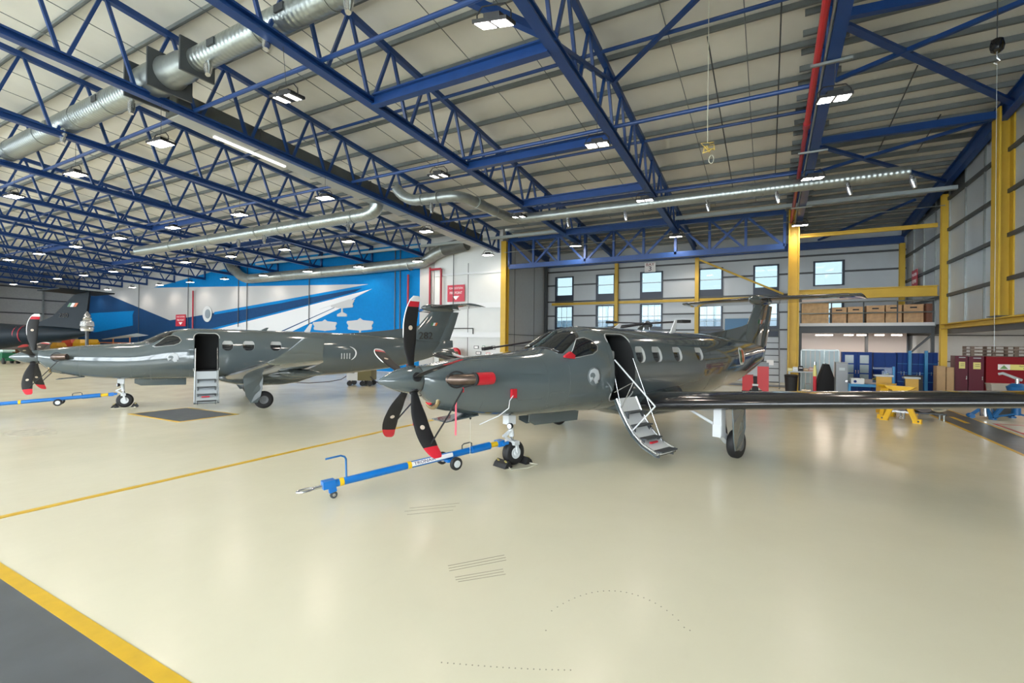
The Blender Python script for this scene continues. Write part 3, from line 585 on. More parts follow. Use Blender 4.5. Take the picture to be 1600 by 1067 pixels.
HW = [(.04,.21),(.15,.28),(.3,.335),(.6,.40),(1.0,.48),(1.4,.55),(2,.645),(2.4,.705),(2.8,.755),(3.3,.80),(3.8,.83),(7,.83),(8,.78),(9,.68),(10,.54),(11,.38),(12,.2),(12.5,.11),(12.8,.05)]
ZC = [(.04,1.58),(.6,1.5),(1.4,1.45),(2,1.43),(3,1.5),(4,1.55),(8,1.6),(10,1.72),(12,1.86),(12.8,1.9)]
NX = [(.04,2.0),(.6,2.15),(2,2.3),(3,2.25),(4,2.3),(8,2.2),(12.8,2.0)]
def S(x, th, off=0.):
    """fuselage surface: x aft, th 0 = port side, 90 = top"""
    def pt(xx, tt):
        zt_, zb_, hw, zc, n = (interp(T, xx) for T in (ZT, ZB, HW, ZC, NX)); c, s = math.cos(math.radians(tt)), math.sin(math.radians(tt))
        hh = zt_-zc if s >= 0 else zc-zb_
        return Vector((-xx, hw*math.copysign(abs(c)**(2/n), c), zc + hh*math.copysign(abs(s)**(2/n), s)))
    p = pt(x, th)
    if off:
        du = pt(x+.01, th)-pt(x-.01, th); dv = pt(x, th+.3)-pt(x, th-.3); n = du.cross(dv).normalized()
        ctr = Vector((-x, 0, interp(ZC, x)))
        if n.dot(p-ctr) < 0: n = -n
        p = p + n*off
    return p
def th_of(x, z):
    zt_, zb_, zc, n = (interp(T, x) for T in (ZT, ZB, ZC, NX)); hh = zt_-zc if z >= zc else zc-zb_
    r = max(-1, min(1, (z-zc)/hh)); return math.degrees(math.asin(math.copysign(abs(r)**(n/2), r)))
def patch_xz(outline, off, th=.004, side=1, n=7):
    """plate lying on the fuselage side: outline in (x, z), fan of rings toward its middle"""
    cx = sum(p[0] for p in outline)/len(outline); cz = sum(p[1] for p in outline)/len(outline); b = MB(); rows = []
    for k in range(n+1):
        f = 1-k/n if k < n else .02
        row = []
        for (x, z) in outline + outline[:1]:
            xx, zz = cx+(x-cx)*f, cz+(z-cz)*f; p = S(xx, th_of(xx, zz), off); p.y *= side; row.append(p)
        rows.append(row)
    o2 = []
    for (x, z) in outline + outline[:1]:
        p = S(x, th_of(x, z), off-th); p.y *= side; o2.append(p)
    b.grid([o2] + rows); return b
def patch_xth(outline, off, th=.006, n=8, side=1):
    cx = sum(p[0] for p in outline)/len(outline); ct = sum(p[1] for p in outline)/len(outline); rows = []
    def q(x, t, o):
        p = S(x, t, o); p.y *= side; return p
    rows.append([q(x, t, off-th) for x, t in outline+outline[:1]])
    for k in range(n+1):
        f = 1-k/n if k < n else .02; rows.append([q(cx+(x-cx)*f, ct+(t-ct)*f, off) for x, t in outline+outline[:1]])
    b = MB(); b.grid(rows); return b
def rrect(x0, x1, z0, z1, r, n=5):
    P = []
    for cx, cz, a0 in ((x1-r,z1-r,0),(x0+r,z1-r,90),(x0+r,z0+r,180),(x1-r,z0+r,270)):
        for i in range(n+1): a = math.radians(a0+90*i/n); P.append((cx+r*math.cos(a), cz+r*math.sin(a)))
    return P
def densify(o, k=4):
    R = []
    for i in range(len(o)):
        a, b = o[i], o[(i+1) % len(o)]
        R += [(a[0]+(b[0]-a[0])*j/k, a[1]+(b[1]-a[1])*j/k) for j in range(k)]
    return R
def shrink(o, f):
    cx = sum(p[0] for p in o)/len(o); cy = sum(p[1] for p in o)/len(o); return [(cx+(p[0]-cx)*f, cy+(p[1]-cy)*f) for p in o]
FRAME = mat('window_reveal', (.42,.43,.42), .4); DOOREDGE = mat('door_edge', (.5,.51,.5), .35, .6)
COCK = glass('cockpit_glass', (.05,.06,.065), .10); CABG = mat('cabin_glass', (.012,.014,.016), .06, coat=.5)
BOOT = mat('deice_boot', (.012,.012,.014), .18, coat=.6)
DX0, DX1, DZ0, DZ1 = 3.74, 4.4, 1.06, 2.30
CW = [(4.49,4.80),(5.08,5.42),(5.9,6.24),(6.88,7.2)]
def fuselage_mesh():
    xs = [.04+.02*i for i in range(4)] + [.12+.06*i for i in range(212)]; xs = [x for x in xs if x < 12.8] + [12.8]; NR = 64
    b = MB(); b.loft([[S(x, 360*i/NR) for i in range(NR)] for x in xs]); me = b.mesh('fuselage', False)
    for m in (GREY, DARK, FRAME): me.materials.append(m)
    o = bpy.data.objects.new('tmp', me); COL.objects.link(o)
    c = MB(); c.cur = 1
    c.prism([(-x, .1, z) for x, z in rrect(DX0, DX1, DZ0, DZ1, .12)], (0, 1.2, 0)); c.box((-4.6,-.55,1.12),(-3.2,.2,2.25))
    c2 = MB(); c2.cur = 2
    for s in (1,-1):
        for a, e in CW: c2.prism([(-x, s*.72, z) for x, z in rrect(a, e, 1.76, 2.10, .13)], (0, s*.6, 0))
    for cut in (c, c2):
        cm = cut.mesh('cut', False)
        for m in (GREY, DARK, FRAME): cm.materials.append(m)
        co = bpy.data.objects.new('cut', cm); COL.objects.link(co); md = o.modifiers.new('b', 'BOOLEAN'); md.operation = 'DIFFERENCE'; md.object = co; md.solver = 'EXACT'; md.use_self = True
    bpy.context.view_layer.update()
    r = bpy.data.meshes.new_from_object(o.evaluated_get(bpy.context.evaluated_depsgraph_get()))
    for x in [y for y in COL.objects if y.name.startswith(('tmp','cut'))]: bpy.data.objects.remove(x, do_unlink=True)
    r.shade_smooth(); r.set_sharp_from_angle(angle=math.radians(40)); r.name = 'fuselage'; return r
FUS = fuselage_mesh()
def airfoil(n=16, t=.15, camber=.02):
    up = []; lo = []
    for i in range(n+1):
        x = .5*(1-math.cos(math.pi*i/n)); y = 5*t*(.2969*math.sqrt(x)-.126*x-.3516*x*x+.2843*x**3-.1036*x**4); c = camber*4*x*(1-x); up.append((x, c+y)); lo.append((x, c-y))
    return up[::-1] + lo[1:-1]          # TE -> LE over the top, back under
def wing_ring(y, xle, ch, z, t, tw=0., rot=0.):
    R = []
    for x, h in airfoil(16, t):
        hx, hz = x*ch, h*ch - math.tan(tw)*x*ch; R.append(Vector((-(xle+hx), y - hz*math.sin(rot), z + hz*math.cos(rot))))
    return R
WST = [(.35,4.55,2.25,.885,.165),(.85,4.55,2.2,.92,.165),(2.2,4.65,1.98,1.065,.16),(4.5,4.82,1.62,1.31,.15),(6.6,4.98,1.3,1.53,.14),(7.7,5.06,1.13,1.65,.13)]
def wing(side, parent):
    rings = [wing_ring(y*side, a, c, z, t) for y, a, c, z, t in WST]
    for f, (dy, dz, dx, ch) in enumerate([(.22,.08,.12,.95),(.34,.26,.35,.7),(.40,.52,.62,.45)]):
        rings.append(wing_ring((7.7+dy)*side, 5.06+dx, ch, 1.65+dz, .11, 0, side*math.radians(-25-20*f)))
    w = MB().loft(rings).build('wing', GREY, parent, True, 50)
    bt = []
    for y, a, c, z, t in WST[1:]:
        r = wing_ring(y*side, a, c, z, t); n = len(r); mid = r[16]; bt.append([p + (p-Vector((-(a+c*.3), y*side, z))).normalized()*.004 for p in r[11:22]])
    MB().grid(bt).build('deice_boot', BOOT, w, True, 60)
    for y in (3.05, 5.1):
        xl, ch, z = 4.6+.07*y, 2.2-.155*y, .84+.106*y
        MB().lathe([(0,.005),(.1,.06),(.35,.105),(.7,.1),(1.05,.05),(1.2,.005)], (-(xl+ch*.45), side*y, z-.1), (-1,0,-.05), 14).build('flap_fairing', GREY, w, True)
    return w
BLADE = mat('blade_black', (.010,.010,.011), .5); TIPR = mat('tip_red', (.55,.015,.03), .4); TIPW = mat('tip_white', (.75,.76,.76), .4)
def blade(parent, th, R, style, pitch=80):
    """one scimitar blade at hub angle th (radians from port, 90 = up)"""
    rad = Vector((0, math.cos(th), math.sin(th))); tan = Vector((0, -math.sin(th), math.cos(th))); ax = Vector((-1, 0, 0))
    def sec(r):
        f = (r-.2)/(R-.2); ch = interp([(0,.10),(.15,.15),(.4,.225),(.7,.235),(.88,.2),(.97,.155),(1,.1)], f); sw = interp([(0,0),(.3,-.035),(.55,-.04),(.8,-.01),(1,.055)], f)
        a = math.radians(pitch + 8*(1-f)); cd = (ax*math.sin(a) + tan*math.cos(a)).normalized(); nd = cd.cross(rad).normalized(); th_ = .028*(1-.75*f)+.006
        c = rad*r + cd*sw + Vector((.075,0,0)); n = 14
        return [c + cd*(ch/2*math.cos(2*math.pi*i/n)) + nd*(th_/2*math.sin(2*math.pi*i/n)) for i in range(n)]
    def span(r0, r1, k): return MB().loft([sec(r0+(r1-r0)*i/k) for i in range(k+1)])
    hub = Vector((0,0,0))
    cut = .86*R if style == 'red' else .87*R
    o = span(.17, cut, 16).build('blade', BLADE, parent, True, 50)
    if style == 'red': span(cut, R, 6).build('blade_tip', TIPR, o, True, 50)
    else:
        span(cut, .935*R, 3).build('tip_band', TIPR, o, True, 50); span(.935*R, R, 4).build('blade_tip', TIPW, o, True, 50)
    MB().cyl(rad*.08+Vector((.075,0,0)), rad*.21+Vector((.075,0,0)), .07, n=16).build('blade_root', BLK, o, True)
    if style != 'red': MB().tube([sec(R*(.5+.05*i))[7] for i in range(11)], [.002]+[.008]*9+[.004], 6).build('edge_strip', TIPW, o, True)
    # small round maker's mark on the blade face
    m = sec(.62*R); c = sum(m, Vector())/len(m); nd = (m[0]-m[7]).cross(rad).normalized()
    for s in (1,-1): MB().lathe([(0,.034),(.003,.034),(.003,.001)], c+nd*s*.012, nd*s, 14).build('blade_mark', mat('blade_mark',(.6,.5,.4),.5), o)
    return o
def wheel(parent, c, r, w, rimcol=WHT, name='wheel'):
    t = MB().lathe([(-w/2,r*.55),(-w/2,r*.8),(-w*.42,r*.93),(-w*.25,r),(w*.25,r),(w*.42,r*.93),(w/2,r*.8),(w/2,r*.55)], c, (0,1,0), 28).build('tyre', BLK, parent, True, 50)
    MB().lathe([(-w*.56,.01),(-w*.56,r*.18),(-w*.51,r*.2),(-w*.505,r*.36),(-w*.54,r*.4),(-w*.53,r*.47),(w*.53,r*.47),(w*.54,r*.4),(w*.505,r*.36),(w*.51,r*.2),(w*.56,r*.18),(w*.56,.01)], c, (0,1,0), 24).build('rim', rimcol, t, True)
    return t
def rodb(parent, name, a, b, r, m, n=8): return MB().cyl(a, b, r, n=n).build(name, m, parent, True)
X = lambda x, y, z: Vector((-x, y, z))
def aircraft(name, label, loc, heading, blade_th, nosecover, number, emb_circle, seat=True):
    t = thing(name, label, 'aircraft', (loc[0], loc[1], 0), heading)
    fu = sub('fuselage', t, FUS)
    # spinner and propeller
    pr_ = bpy.data.objects.new('propeller', None); COL.objects.link(pr_); pr_.parent = t; pr_.location = (0,0,1.575)
    MB().lathe([(.04,.195),(0,.205),(-.1,.2),(-.22,.178),(-.34,.142),(-.45,.095),(-.53,.05),(-.575,.022),(-.59,.003)], (0,0,0), (-1,0,0), 36).build('spinner', GREY, pr_, True, 60)
    MB().cyl((-.045,0,0),(-.03,0,0),.2,n=32).build('spinner_gap', BLK, pr_)
    for k in range(5): blade(pr_, blade_th+2*math.pi/5*k, 1.235, 'red' if k in (2,3,4) else 'white')
    # chin intake
    ci = MB().tube([X(.28,.03+.165*math.cos(a),1.275+.135*math.sin(a)) for a in [2*math.pi*i/28 for i in range(28)]], .034, 8, True).build('intake_lip', mat('intake_brass',(.42,.33,.19),.25,.8), t, True)
    MB().loft([[X(x,w*math.cos(a),z+h*math.sin(a)) for a in [2*math.pi*i/24 for i in range(24)]] for x,w,z,h in ((.27,.18,1.275,.15),(.5,.22,1.23,.16),(.9,.2,1.15,.14),(1.2,.1,1.1,.1))]).build('intake_body', GREY, ci, True); MB().lathe([(0,.13),(.01,.13),(.011,.001)], X(.265,.03,1.275), (1,0,0), 20).build('intake_mouth', DARK, ci); MB().prism([X(.42,-.2,.915),X(1.04,-.2,.965),X(1.04,.2,.965),X(.42,.2,.915)],(0,0,.015)).build('outlet_flap', GREY, ci)
    if nosecover:
        MB().lathe([(0,.11),(.05,.1),(.06,.001)], X(.28,.0,1.28), (1,0,0), 18).build('intake_cover', RED, t, True)
        for dy, L in ((.06,.35),): MB().box(X(.08,dy-.02,1.2-L),X(.085,dy+.02,1.2)).build('warning_streamer', mat('streamer',(.62,.08,.12),.6), t)
    # exhaust stacks
    for s in (1,-1):
        p0, p1 = X(.38,s*.28,1.575), X(.60,s*.53,1.585); p2 = X(.72,s*.58,1.59)
        ex = MB().tube([p0, X(.44,s*.40,1.578), X(.52,s*.49,1.582), p1, p2], .082, 16).build('exhaust_stack', BROWN, t, True)
        MB().tube([X(.47+.13*math.cos(a),s*(.40+.045*math.cos(a)),1.58+.12*math.sin(a)) for a in [2*math.pi*i/20 for i in range(20)]], .013, 6, True).build('exhaust_collar', BLK, ex, True)
        if nosecover:
            cb = MB().tube([p2+Vector((.05,0,0)), p2+Vector((-.06,s*.004,0)), p2+Vector((-.27,s*.01,0))], [.093,.097,.094], 16).build('exhaust_cover', RED, t, True, 50)
            MB().tube([p2+Vector((.07,0,0)), p2+Vector((.04,0,0))], .099, 16).build('cover_strap', BLK, cb, True)
        else: MB().cyl(p2, p2+Vector((-.004,0,0)), .075, n=16).build('exhaust_mouth', BLK, ex)
    # windscreen: two front panes, two side panes, dark frames
    for s in (1,-1):
        fr = [(2.36,86),(2.99,87),(3.20,70),(3.12,55),(2.60,43),(2.52,48)]
        MB.build(patch_xth(densify(fr), .004, .006, 8, s), 'windscreen_frame', BLKG, t, True, None)
        MB.build(patch_xth(densify(shrink(fr,.88)), .009, .005, 8, s), 'windscreen_pane', COCK if 0 else CABG, t, True, None)
        sd = [(2.66,34),(2.80,40),(3.02,54),(3.2,52),(3.34,44),(3.41,34),(3.36,28),(3.22,24.5),(2.9,26),(2.72,29)]
        MB.build(patch_xth(densify(sd,3), .004, .006, 8, s), 'side_window_frame', FRAME, t, True, None)
        MB.build(patch_xth(densify(shrink(sd,.93),3), .008, .005, 8, s), 'side_window_pane', CABG, t, True, None)
        for a, e in CW:
            MB.build(patch_xz(rrect(a+.005,e-.005,1.765,2.095,.125), -.05, .002, s), 'cabin_window', CABG, t, True, None)
    MB().tube([S(2.42+.06*i, 90, .012) for i in range(11)], .016, 6).build('windscreen_centre_post', GREY, t, True)
    # door surround and cabin fittings
    dl = rrect(DX0-.02, DX1+.02, DZ0-.02, DZ1+.02, .14, 8)
    MB().tube([S(x, th_of(x, z), .004) for x, z in dl], .012, 6, True).build('door_seal', DOOREDGE, t, True)
    if seat:
        st_ = MB().box((-4.28,.02,1.2),(-4.05,.42,1.34)).build('cabin_seat', BLK, t); MB().beam((-4.3,.22,1.3),(-4.38,.22,1.78),.4,.12,(1,0,0)).build('seat_back', BLK, st_)
        MB().lathe([(-.09,.02),(-.08,.08),(0,.11),(.08,.08),(.09,.02)], (-4.36,.24,1.9), (0,1,0), 14).build('headrest', mat('headrest',(.35,.35,.34),.6), st_, True)
    # airstair
    prof = [(.81,1.08),(.92,.86),(1.05,.65),(1.2,.46),(1.42,.285),(1.70,.17)]
    stx = bpy.data.objects.new('airstair', None); COL.objects.link(stx); stx.parent = t
    inn = []; out = []
    for i, (y, z) in enumerate(prof):
        a = prof[max(i-1,0)]; b = prof[min(i+1,5)]; d = Vector((0,b[0]-a[0],b[1]-a[1])).normalized(); n = Vector((0,-d.z,d.y)); n = n if n.z > 0 else -n
        inn.append((y+n.y*.06, z+n.z*.06)); out.append((y, z))
    MB().loft([[X(DX0,y,z),X(DX1,y,z),X(DX1,y+(a-y)*.4,z+(c-z)*.4),X(DX0,y+(a-y)*.4,z+(c-z)*.4)] for (y,z),(a,c) in zip(out, inn)]).build('outer_skin', GREY, stx, True, 40)
    MB().loft([[X(DX0+.05,y+(a-y)*.4,z+(c-z)*.4),X(DX1-.05,y+(a-y)*.4,z+(c-z)*.4),X(DX1-.05,a,c),X(DX0+.05,a,c)] for (y,z),(a,c) in zip(out, inn)]).build('inner_panel', mat('stair_white',(.60,.61,.60),.4) if nosecover else LGREY, stx, True, 40)
    for xx in (DX0+.02, DX1-.02): MB().tube([X(xx,a,c) for (a,c) in inn], .022, 6).build('stair_rim', STEEL if nosecover else LGREY, stx, True)
    TREAD = mat('tread_grey',(.055,.062,.066),.6)
    for y, z, dp in ((1.02,.86,.17),(1.17,.635,.18),(1.36,.43,.19),(1.66,.255,.2)):
        sp = MB().box(X(DX0+.08,y-dp*.35,z-.012),X(DX1-.08,y+dp*.65,z+.012)).build('tread', TREAD, stx)
        for xx in (DX0+.1, DX1-.1): MB().box(X(xx-.01,y-.02,z-.11),X(xx+.01,y+.06,z-.01)).build('tread_bracket', DGREY, sp)
    MB().box(X(DX0+.2,1.46,.345),X(DX1-.25,1.5,.375)).build('stair_handle', RED, stx)
    xx = DX0+.03; rodb(stx, 'handrail', X(xx,.80,1.83), X(xx,1.67,1.05), .014, WHT); rodb(stx, 'handrail', X(xx,1.67,1.05), X(xx,1.2,.55), .014, WHT)
    rodb(stx, 'stay', X(xx,.80,1.22), X(xx,1.22,1.44), .009, STEEL); rodb(stx, 'stay', X(xx,1.22,1.44), X(xx,.95,.92), .009, STEEL); rodb(stx, 'stay_cable', X(xx,.80,1.55), X(xx,.98,.85), .005, STEEL)
    for y1 in (1.45,): rodb(stx, 'stay_cable', X(DX1-.04,.80,1.85), X(DX1-.04,y1,.33), .006, STEEL)
    # wings, belly, tail
    wing(1, t); wing(-1, t)
    bf = []
    for x, hw, z0, z1 in ((4.3,.3,.80,.95),(4.5,.55,.70,1.0),(4.9,.72,.60,1.05),(5.6,.78,.54,1.08),(6.3,.76,.53,1.08),(6.8,.66,.58,1.02),(7.2,.45,.70,.95),(7.5,.2,.80,.9)):
        bf.append([X(x, hw*math.copysign(abs(math.cos(a))**.75,math.cos(a)), (z0+z1)/2+(z1-z0)/2*math.copysign(abs(math.sin(a))**.75,math.sin(a))) for a in [2*math.pi*i/28 for i in range(28)]])
    MB().loft(bf).build('belly_fairing', GREY, t, True, 50)
    # fin, dorsal strake, rudder, tailplane, bullet
    def fin_ring(z, x0, x1, w): return [X(x0,0,z),X(x0+(x1-x0)*.06,w*.5,z),X(x0+(x1-x0)*.3,w,z),X(x0+(x1-x0)*.65,w*.8,z),X(x1,.012,z),X(x1,-.012,z),X(x0+(x1-x0)*.65,-w*.8,z),X(x0+(x1-x0)*.3,-w,z),X(x0+(x1-x0)*.06,-w*.5,z)]
    fn = MB().loft([fin_ring(1.9,10.9,12.55,.15),fin_ring(2.3,11.1,12.68,.13),fin_ring(2.7,11.5,12.85,.115),fin_ring(3.1,11.85,13.02,.1),fin_ring(3.5,12.2,13.2,.085)]).build('fin', GREY, t, True, 30)
    MB().loft([[X(x,w,z0),X(x,.0,z1),X(x,-w,z0)] for x, z0, z1, w in ((8.6,2.36,2.41,.06),(9.4,2.3,2.47,.07),(10.4,2.22,2.585,.09),(11.2,2.15,2.70,.11),(11.75,2.1,2.82,.11))]).build('dorsal_strake', GREY, t, True, 40)
    MB().loft([fin_ring(1.6,12.2,12.8,.06),fin_ring(2.3,12.6,13.08,.06),fin_ring(2.9,12.9,13.3,.05),fin_ring(3.42,13.1,13.46,.045)]).build('rudder', GREY, t, True, 30)
    MB().loft([[X(x, r*.9*math.cos(a), 3.56+r*math.sin(a)) for a in [2*math.pi*i/16 for i in range(16)]] for x, r in ((11.68,.01),(11.78,.09),(12.0,.155),(12.6,.17),(13.1,.12),(13.55,.03))]).build('tail_bullet', GREY, t, True, 50)
    for s in (1,-1):
        tp = MB().loft([wing_ring(s*.05,12.02,1.2,3.61,.12,.1),wing_ring(s*1.4,12.28,.98,3.605,.115,.1),wing_ring(s*2.45,12.5,.8,3.6,.11,.1),wing_ring(s*2.62,12.6,.66,3.59,.07,.1)]).build('tailplane', GREY, t, True, 50)
        MB().loft([wing_ring(s*2.5,12.36,.5,3.59,.14,.1),wing_ring(s*2.66,12.42,.9,3.59,.1,.1)]).build('elevator_horn', GREY, tp, True, 50)
        MB().grid([[p+Vector((.004,0,0)) for p in wing_ring(s*y,xl,ch,3.607,.12,.1)[12:21]] for y, xl, ch in ((.2,12.05,1.17),(1.4,12.28,.98),(2.4,12.49,.81))]).build('deice_boot', BOOT, tp, True, 60)
    # antennas on the roof
    for x, m, h in ((4.9,WHT,.1),(5.75,GREY,.1),(7.2,WHT,.3)):
        z = interp(ZT, x); MB().prism([X(x-.12,-.012,z-.02),X(x+.1,-.012,z-.02),X(x+.18,-.012,z+h),X(x+.1,-.012,z+h)],(0,.024,0)).build('blade_antenna', m, t)
    # nose gear
    ng = bpy.data.objects.new('nose_gear', None); COL.objects.link(ng); ng.parent = t
    rodb(ng, 'strut', X(1.86,0,1.0), X(1.92,0,.50), .045, WHT, 12); rodb(ng, 'piston', X(1.92,0,.52), X(1.94,0,.40), .03, STEEL, 12); MB().box(X(1.78,-.08,.72),X(1.94,.08,.88)).build('gear_bracket', WHT, ng)
    MB().box(X(1.87,-.13,.36),X(1.99,.13,.43)).build('fork_crown', WHT, ng)
    for s in (1,-1): MB().beam(X(1.93,s*.115,.42), X(1.97,s*.115,.22), .03, .05).build('fork_arm', WHT, ng); MB().beam(X(1.90,s*.03,.6), X(1.74,s*.03,.52), .02,.03).build('torque_link', WHT, ng); MB().beam(X(1.74,s*.03,.52), X(1.90,s*.03,.42), .02,.03).build('torque_link', WHT, ng)
    wheel(ng, X(1.96,0,.215), .215, .15); MB().lathe([(0,.02),(.02,.05),(.07,.055),(.075,.045)], X(1.85,.07,.70), (1,.35,0), 16).build('taxi_light', BLK, ng, True)
    MB().lathe([(0,.043),(.004,.042),(.004,.001)], X(1.85,.07,.70)+Vector((1,.35,0)).normalized()*.076, (1,.35,0), 16).build('taxi_light_lens', mat('lamp_glass',(.75,.78,.8),.1), ng)
    for s in (1,-1): MB().prism([X(2.2,s*.13,.86),X(3.52,s*.13,.84),X(3.52,s*.10,.64),X(2.36,s*.10,.66),X(2.2,s*.12,.74)],(0,s*.015,0)).build('nose_gear_door', GREY, ng)
    # main gear
    for s in (1,-1):
        mg = bpy.data.objects.new('main_gear', None); COL.objects.link(mg); mg.parent = t; y = 2.13*s
        MB().beam(X(5.2,y,1.15), X(5.22,y,.45), .15, .17).build('leg', WHT, mg); rodb(mg, 'shock_strut', X(5.32,y,1.02), X(5.48,y,.42), .035, STEEL, 12)
        MB().beam(X(5.2,y,.52), X(5.56,y,.29), .1, .12).build('trailing_link', WHT, mg); rodb(mg, 'axle', X(5.56,y-.02*s,.27), X(5.56,y+.22*s,.27), .03, STEEL)
        rodb(mg, 'side_brace', X(5.2,y-.05*s,.62), X(5.15,y-.75*s,.95), .028, WHT); MB().box(X(5.12,y-.09,.42),X(5.28,y+.07,.64)).build('link_casting', WHT, mg)
        rodb(mg, 'brake_line', X(5.14,y-.06*s,1.0), X(5.16,y-.1*s,.5), .012, STEEL)
        wheel(mg, X(5.56,2.29*s,.27), .27, .18, mat('rim_grey',(.14,.145,.15),.4,.3))
        gd = [(4.98,1.0),(5.52,1.02),(5.5,.62),(5.46,.40),(5.38,.2),(5.2,.2),(5.06,.42),(5.0,.72)]
        MB().prism([X(x, (2.42+.05*math.sin((z-.2)*3))*s, z) for x, z in gd],(0,.02*s,0)).build('gear_door', GREY, mg)
    # emblem, roundel, access panels
    EW = mat('emblem_light',(.45,.48,.5),.4); EC = mat('emblem_slate',(.13,.155,.165),.4)  # pale and dark print tones of the emblem
    if emb_circle:
        MB.build(patch_xz([(3.19+.165*math.cos(a), 1.545+.165*math.sin(a)) for a in [2*math.pi*i/28 for i in range(28)]], .003, .004), 'nose_emblem', EC, t, True, None)
    hd = [(-.13,.03),(-.09,.11),(0,.145),(.09,.11),(.125,.02),(.13,-.06),(.08,-.08),(.10,-.12),(.03,-.14),(-.01,-.08),(-.07,-.06),(-.1,-.1),(-.12,-.03)]
    MB.build(patch_xz([(3.19+x*(1.05 if emb_circle else 1.2), 1.545+z) for x, z in hd], .007, .004), 'eagle_emblem', EW, t, True, None)
    MB.build(patch_xz([(3.2-.06+x*.5, 1.56+z*.35) for x, z in hd], .010, .003), 'eagle_eye_patch', EC, t, True, None)
    GRN = mat('roundel_green',(.02,.13,.05),.4); ORG = mat('roundel_orange',(.55,.12,.02),.4)
    if emb_circle:
      for s in (1,-1):
        MB.build(patch_xz(rrect(9.62,10.14,1.58,2.06,.2), .003, .004, s), 'roundel_field', WHT, t, True, None); MB.build(patch_xz(rrect(9.70,9.88,1.64,2.0,.08), .007, .004, s), 'roundel_green', GRN, t, True, None); MB.build(patch_xz(rrect(9.88,10.07,1.64,2.0,.08), .007, .004, s), 'roundel_orange', ORG, t, True, None)
    else:
        MB().tube([S(8.45+.36*math.sin(a), th_of(8.45, 1.64+.28*math.cos(a)), .004) for a in [math.radians(20+13*i) for i in range(11)]], [.004,.012,.02,.026,.028,.028,.028,.026,.022,.014,.004], 6).build('marking_crescent', WHT, t, True)
        for i in range(4): MB.build(patch_xz([(8.25+.1*i,1.45),(8.29+.1*i,1.45),(8.29+.1*i,1.66),(8.25+.1*i,1.66)], .003, .003), 'marking_bar', LGREY, t, True, None)
    for a, e, z0, z1 in ((1.55,2.05,1.2,1.62),(2.2,2.5,1.05,1.3)):
        o2 = rrect(a,e,z0,z1,.04); MB().tube([S(x, th_of(x, z), .0005) for x, z in o2], .003, 4, True).build('panel_seam', GREY2, t)
    for x in (.95, 2.15, 2.62, 3.62, 7.6, 8.7):
        MB().tube([S(x, a, .0003) for a in range(-80, 261, 10)], .0028, 4).build('skin_joint', GREY2, t)
    if number:
        for s in (1,-1):
            f = frame3(Vector((-11.86, s*.14, 2.36)), (-s,0,0), (0,-.0*s,1))
            text('tail_number', number, .43, INK, t, f, .012)
    for s in (1,-1):
        for i, m in enumerate((GRN, WHT, ORG)): MB().prism([X(12.08+.09*i, s*.108, 2.80),X(12.17+.09*i, s*.108, 2.80),X(12.23+.09*i, s*.104, 2.93),X(12.14+.09*i, s*.104, 2.93)],(0,s*.012,0)).build('flag_stripe', m, t)
    return t
# ---- the two aircraft on the floor
P1LOC, P1H = (-4.60, 5.50), math.radians(249.54); P2LOC, P2H = (-18.45, 5.50), math.radians(241.8)
A1 = aircraft('turboprop_aircraft', 'grey single propeller aircraft with red exhaust covers and open door', P1LOC, P1H, 1.5217, True, None, True)
A2 = aircraft('turboprop_aircraft', 'grey single propeller aircraft numbered 282 parked before the blue mural', P2LOC, P2H, 1.5437, False, '282', False, False)
def L1(x, y, z): return A1.matrix_basis @ X(x, y, z)
def L2(x, y, z): return A2.matrix_basis @ X(x, y, z)
bpy.context.view_layer.update()
# ties and tags on the near aircraft
STRAP = mat('strap_black',(.01,.01,.012),.7); STREAM = mat('streamer',(.62,.08,.12),.6)
def btip(th, r): return Vector((.06, r*math.cos(th), 1.575+r*math.sin(th)))
def straps(t, th0, white=True):
    a = btip(th0+2*math.pi/5*3, 1.02); b = X(.52,.52,1.47)
    MB().tube([a, (a+b)/2+Vector((0,0,-.02)), b], .012, 6).build('propeller_tie', STRAP, t, True); MB().tube([b, X(.76,.60,1.53)], .01, 6).build('propeller_tie', STRAP, t, True)
    a2 = btip(th0+2*math.pi/5*2, 1.0); b2 = X(.5,-.45,1.45); MB().tube([a2, b2], .012, 6).build('propeller_tie', STRAP, t, True)
    if white:
        MB().box(X(.5,.51,1.4),X(.504,.54,1.47)).build('warning_streamer', RED, t); MB().box(a*.25+b*.75+Vector((0,-.02,-.5)), a*.25+b*.75+Vector((.004,.02,-.02))).build('warning_streamer', STREAM, t); MB().box(a2*.4+b2*.6+Vector((0,-.015,-.4)), a2*.4+b2*.6+Vector((.004,.015,0))).build('warning_streamer', STREAM, t)
straps(A1, 1.5217); straps(A2, 1.5437, False)
# static port cover with cord, pitot cover, hanging tag
c = S(1.45, th_of(1.45, 1.33), .02)
MB().box(c+Vector((-.05,-.02,-.07)), c+Vector((.05,.03,.07))).build('static_cover', RED, A1)
MB().tube([c+Vector((.03,.03,-.03)), c+Vector((.12,.05,-.1)), c+Vector((.13,.04,-.22)), c+Vector((.3,.0,-.33)), c+Vector((.42,-.1,-.40)), c+Vector((.55,-.16,-.46))], .008, 6).build('cover_cord', WHT, A1, True)
c = S(2.70, th_of(2.70, 1.93), .03)
MB().loft([[c+Vector((.14,-.02+q,-.06+h)) for q, h in ((0,0),(.05,0),(.05,.03),(0,.03))], [c+Vector((0,-.02+q,-.08+h)) for q, h in ((0,0),(.07,0),(.06,.12),(0,.12))], [c+Vector((-.16,-.02+q,-.09+h)) for q, h in ((0,0),(.06,0),(.05,.04),(0,.04))]]).build('sensor_cover', RED, A1, True, 20)
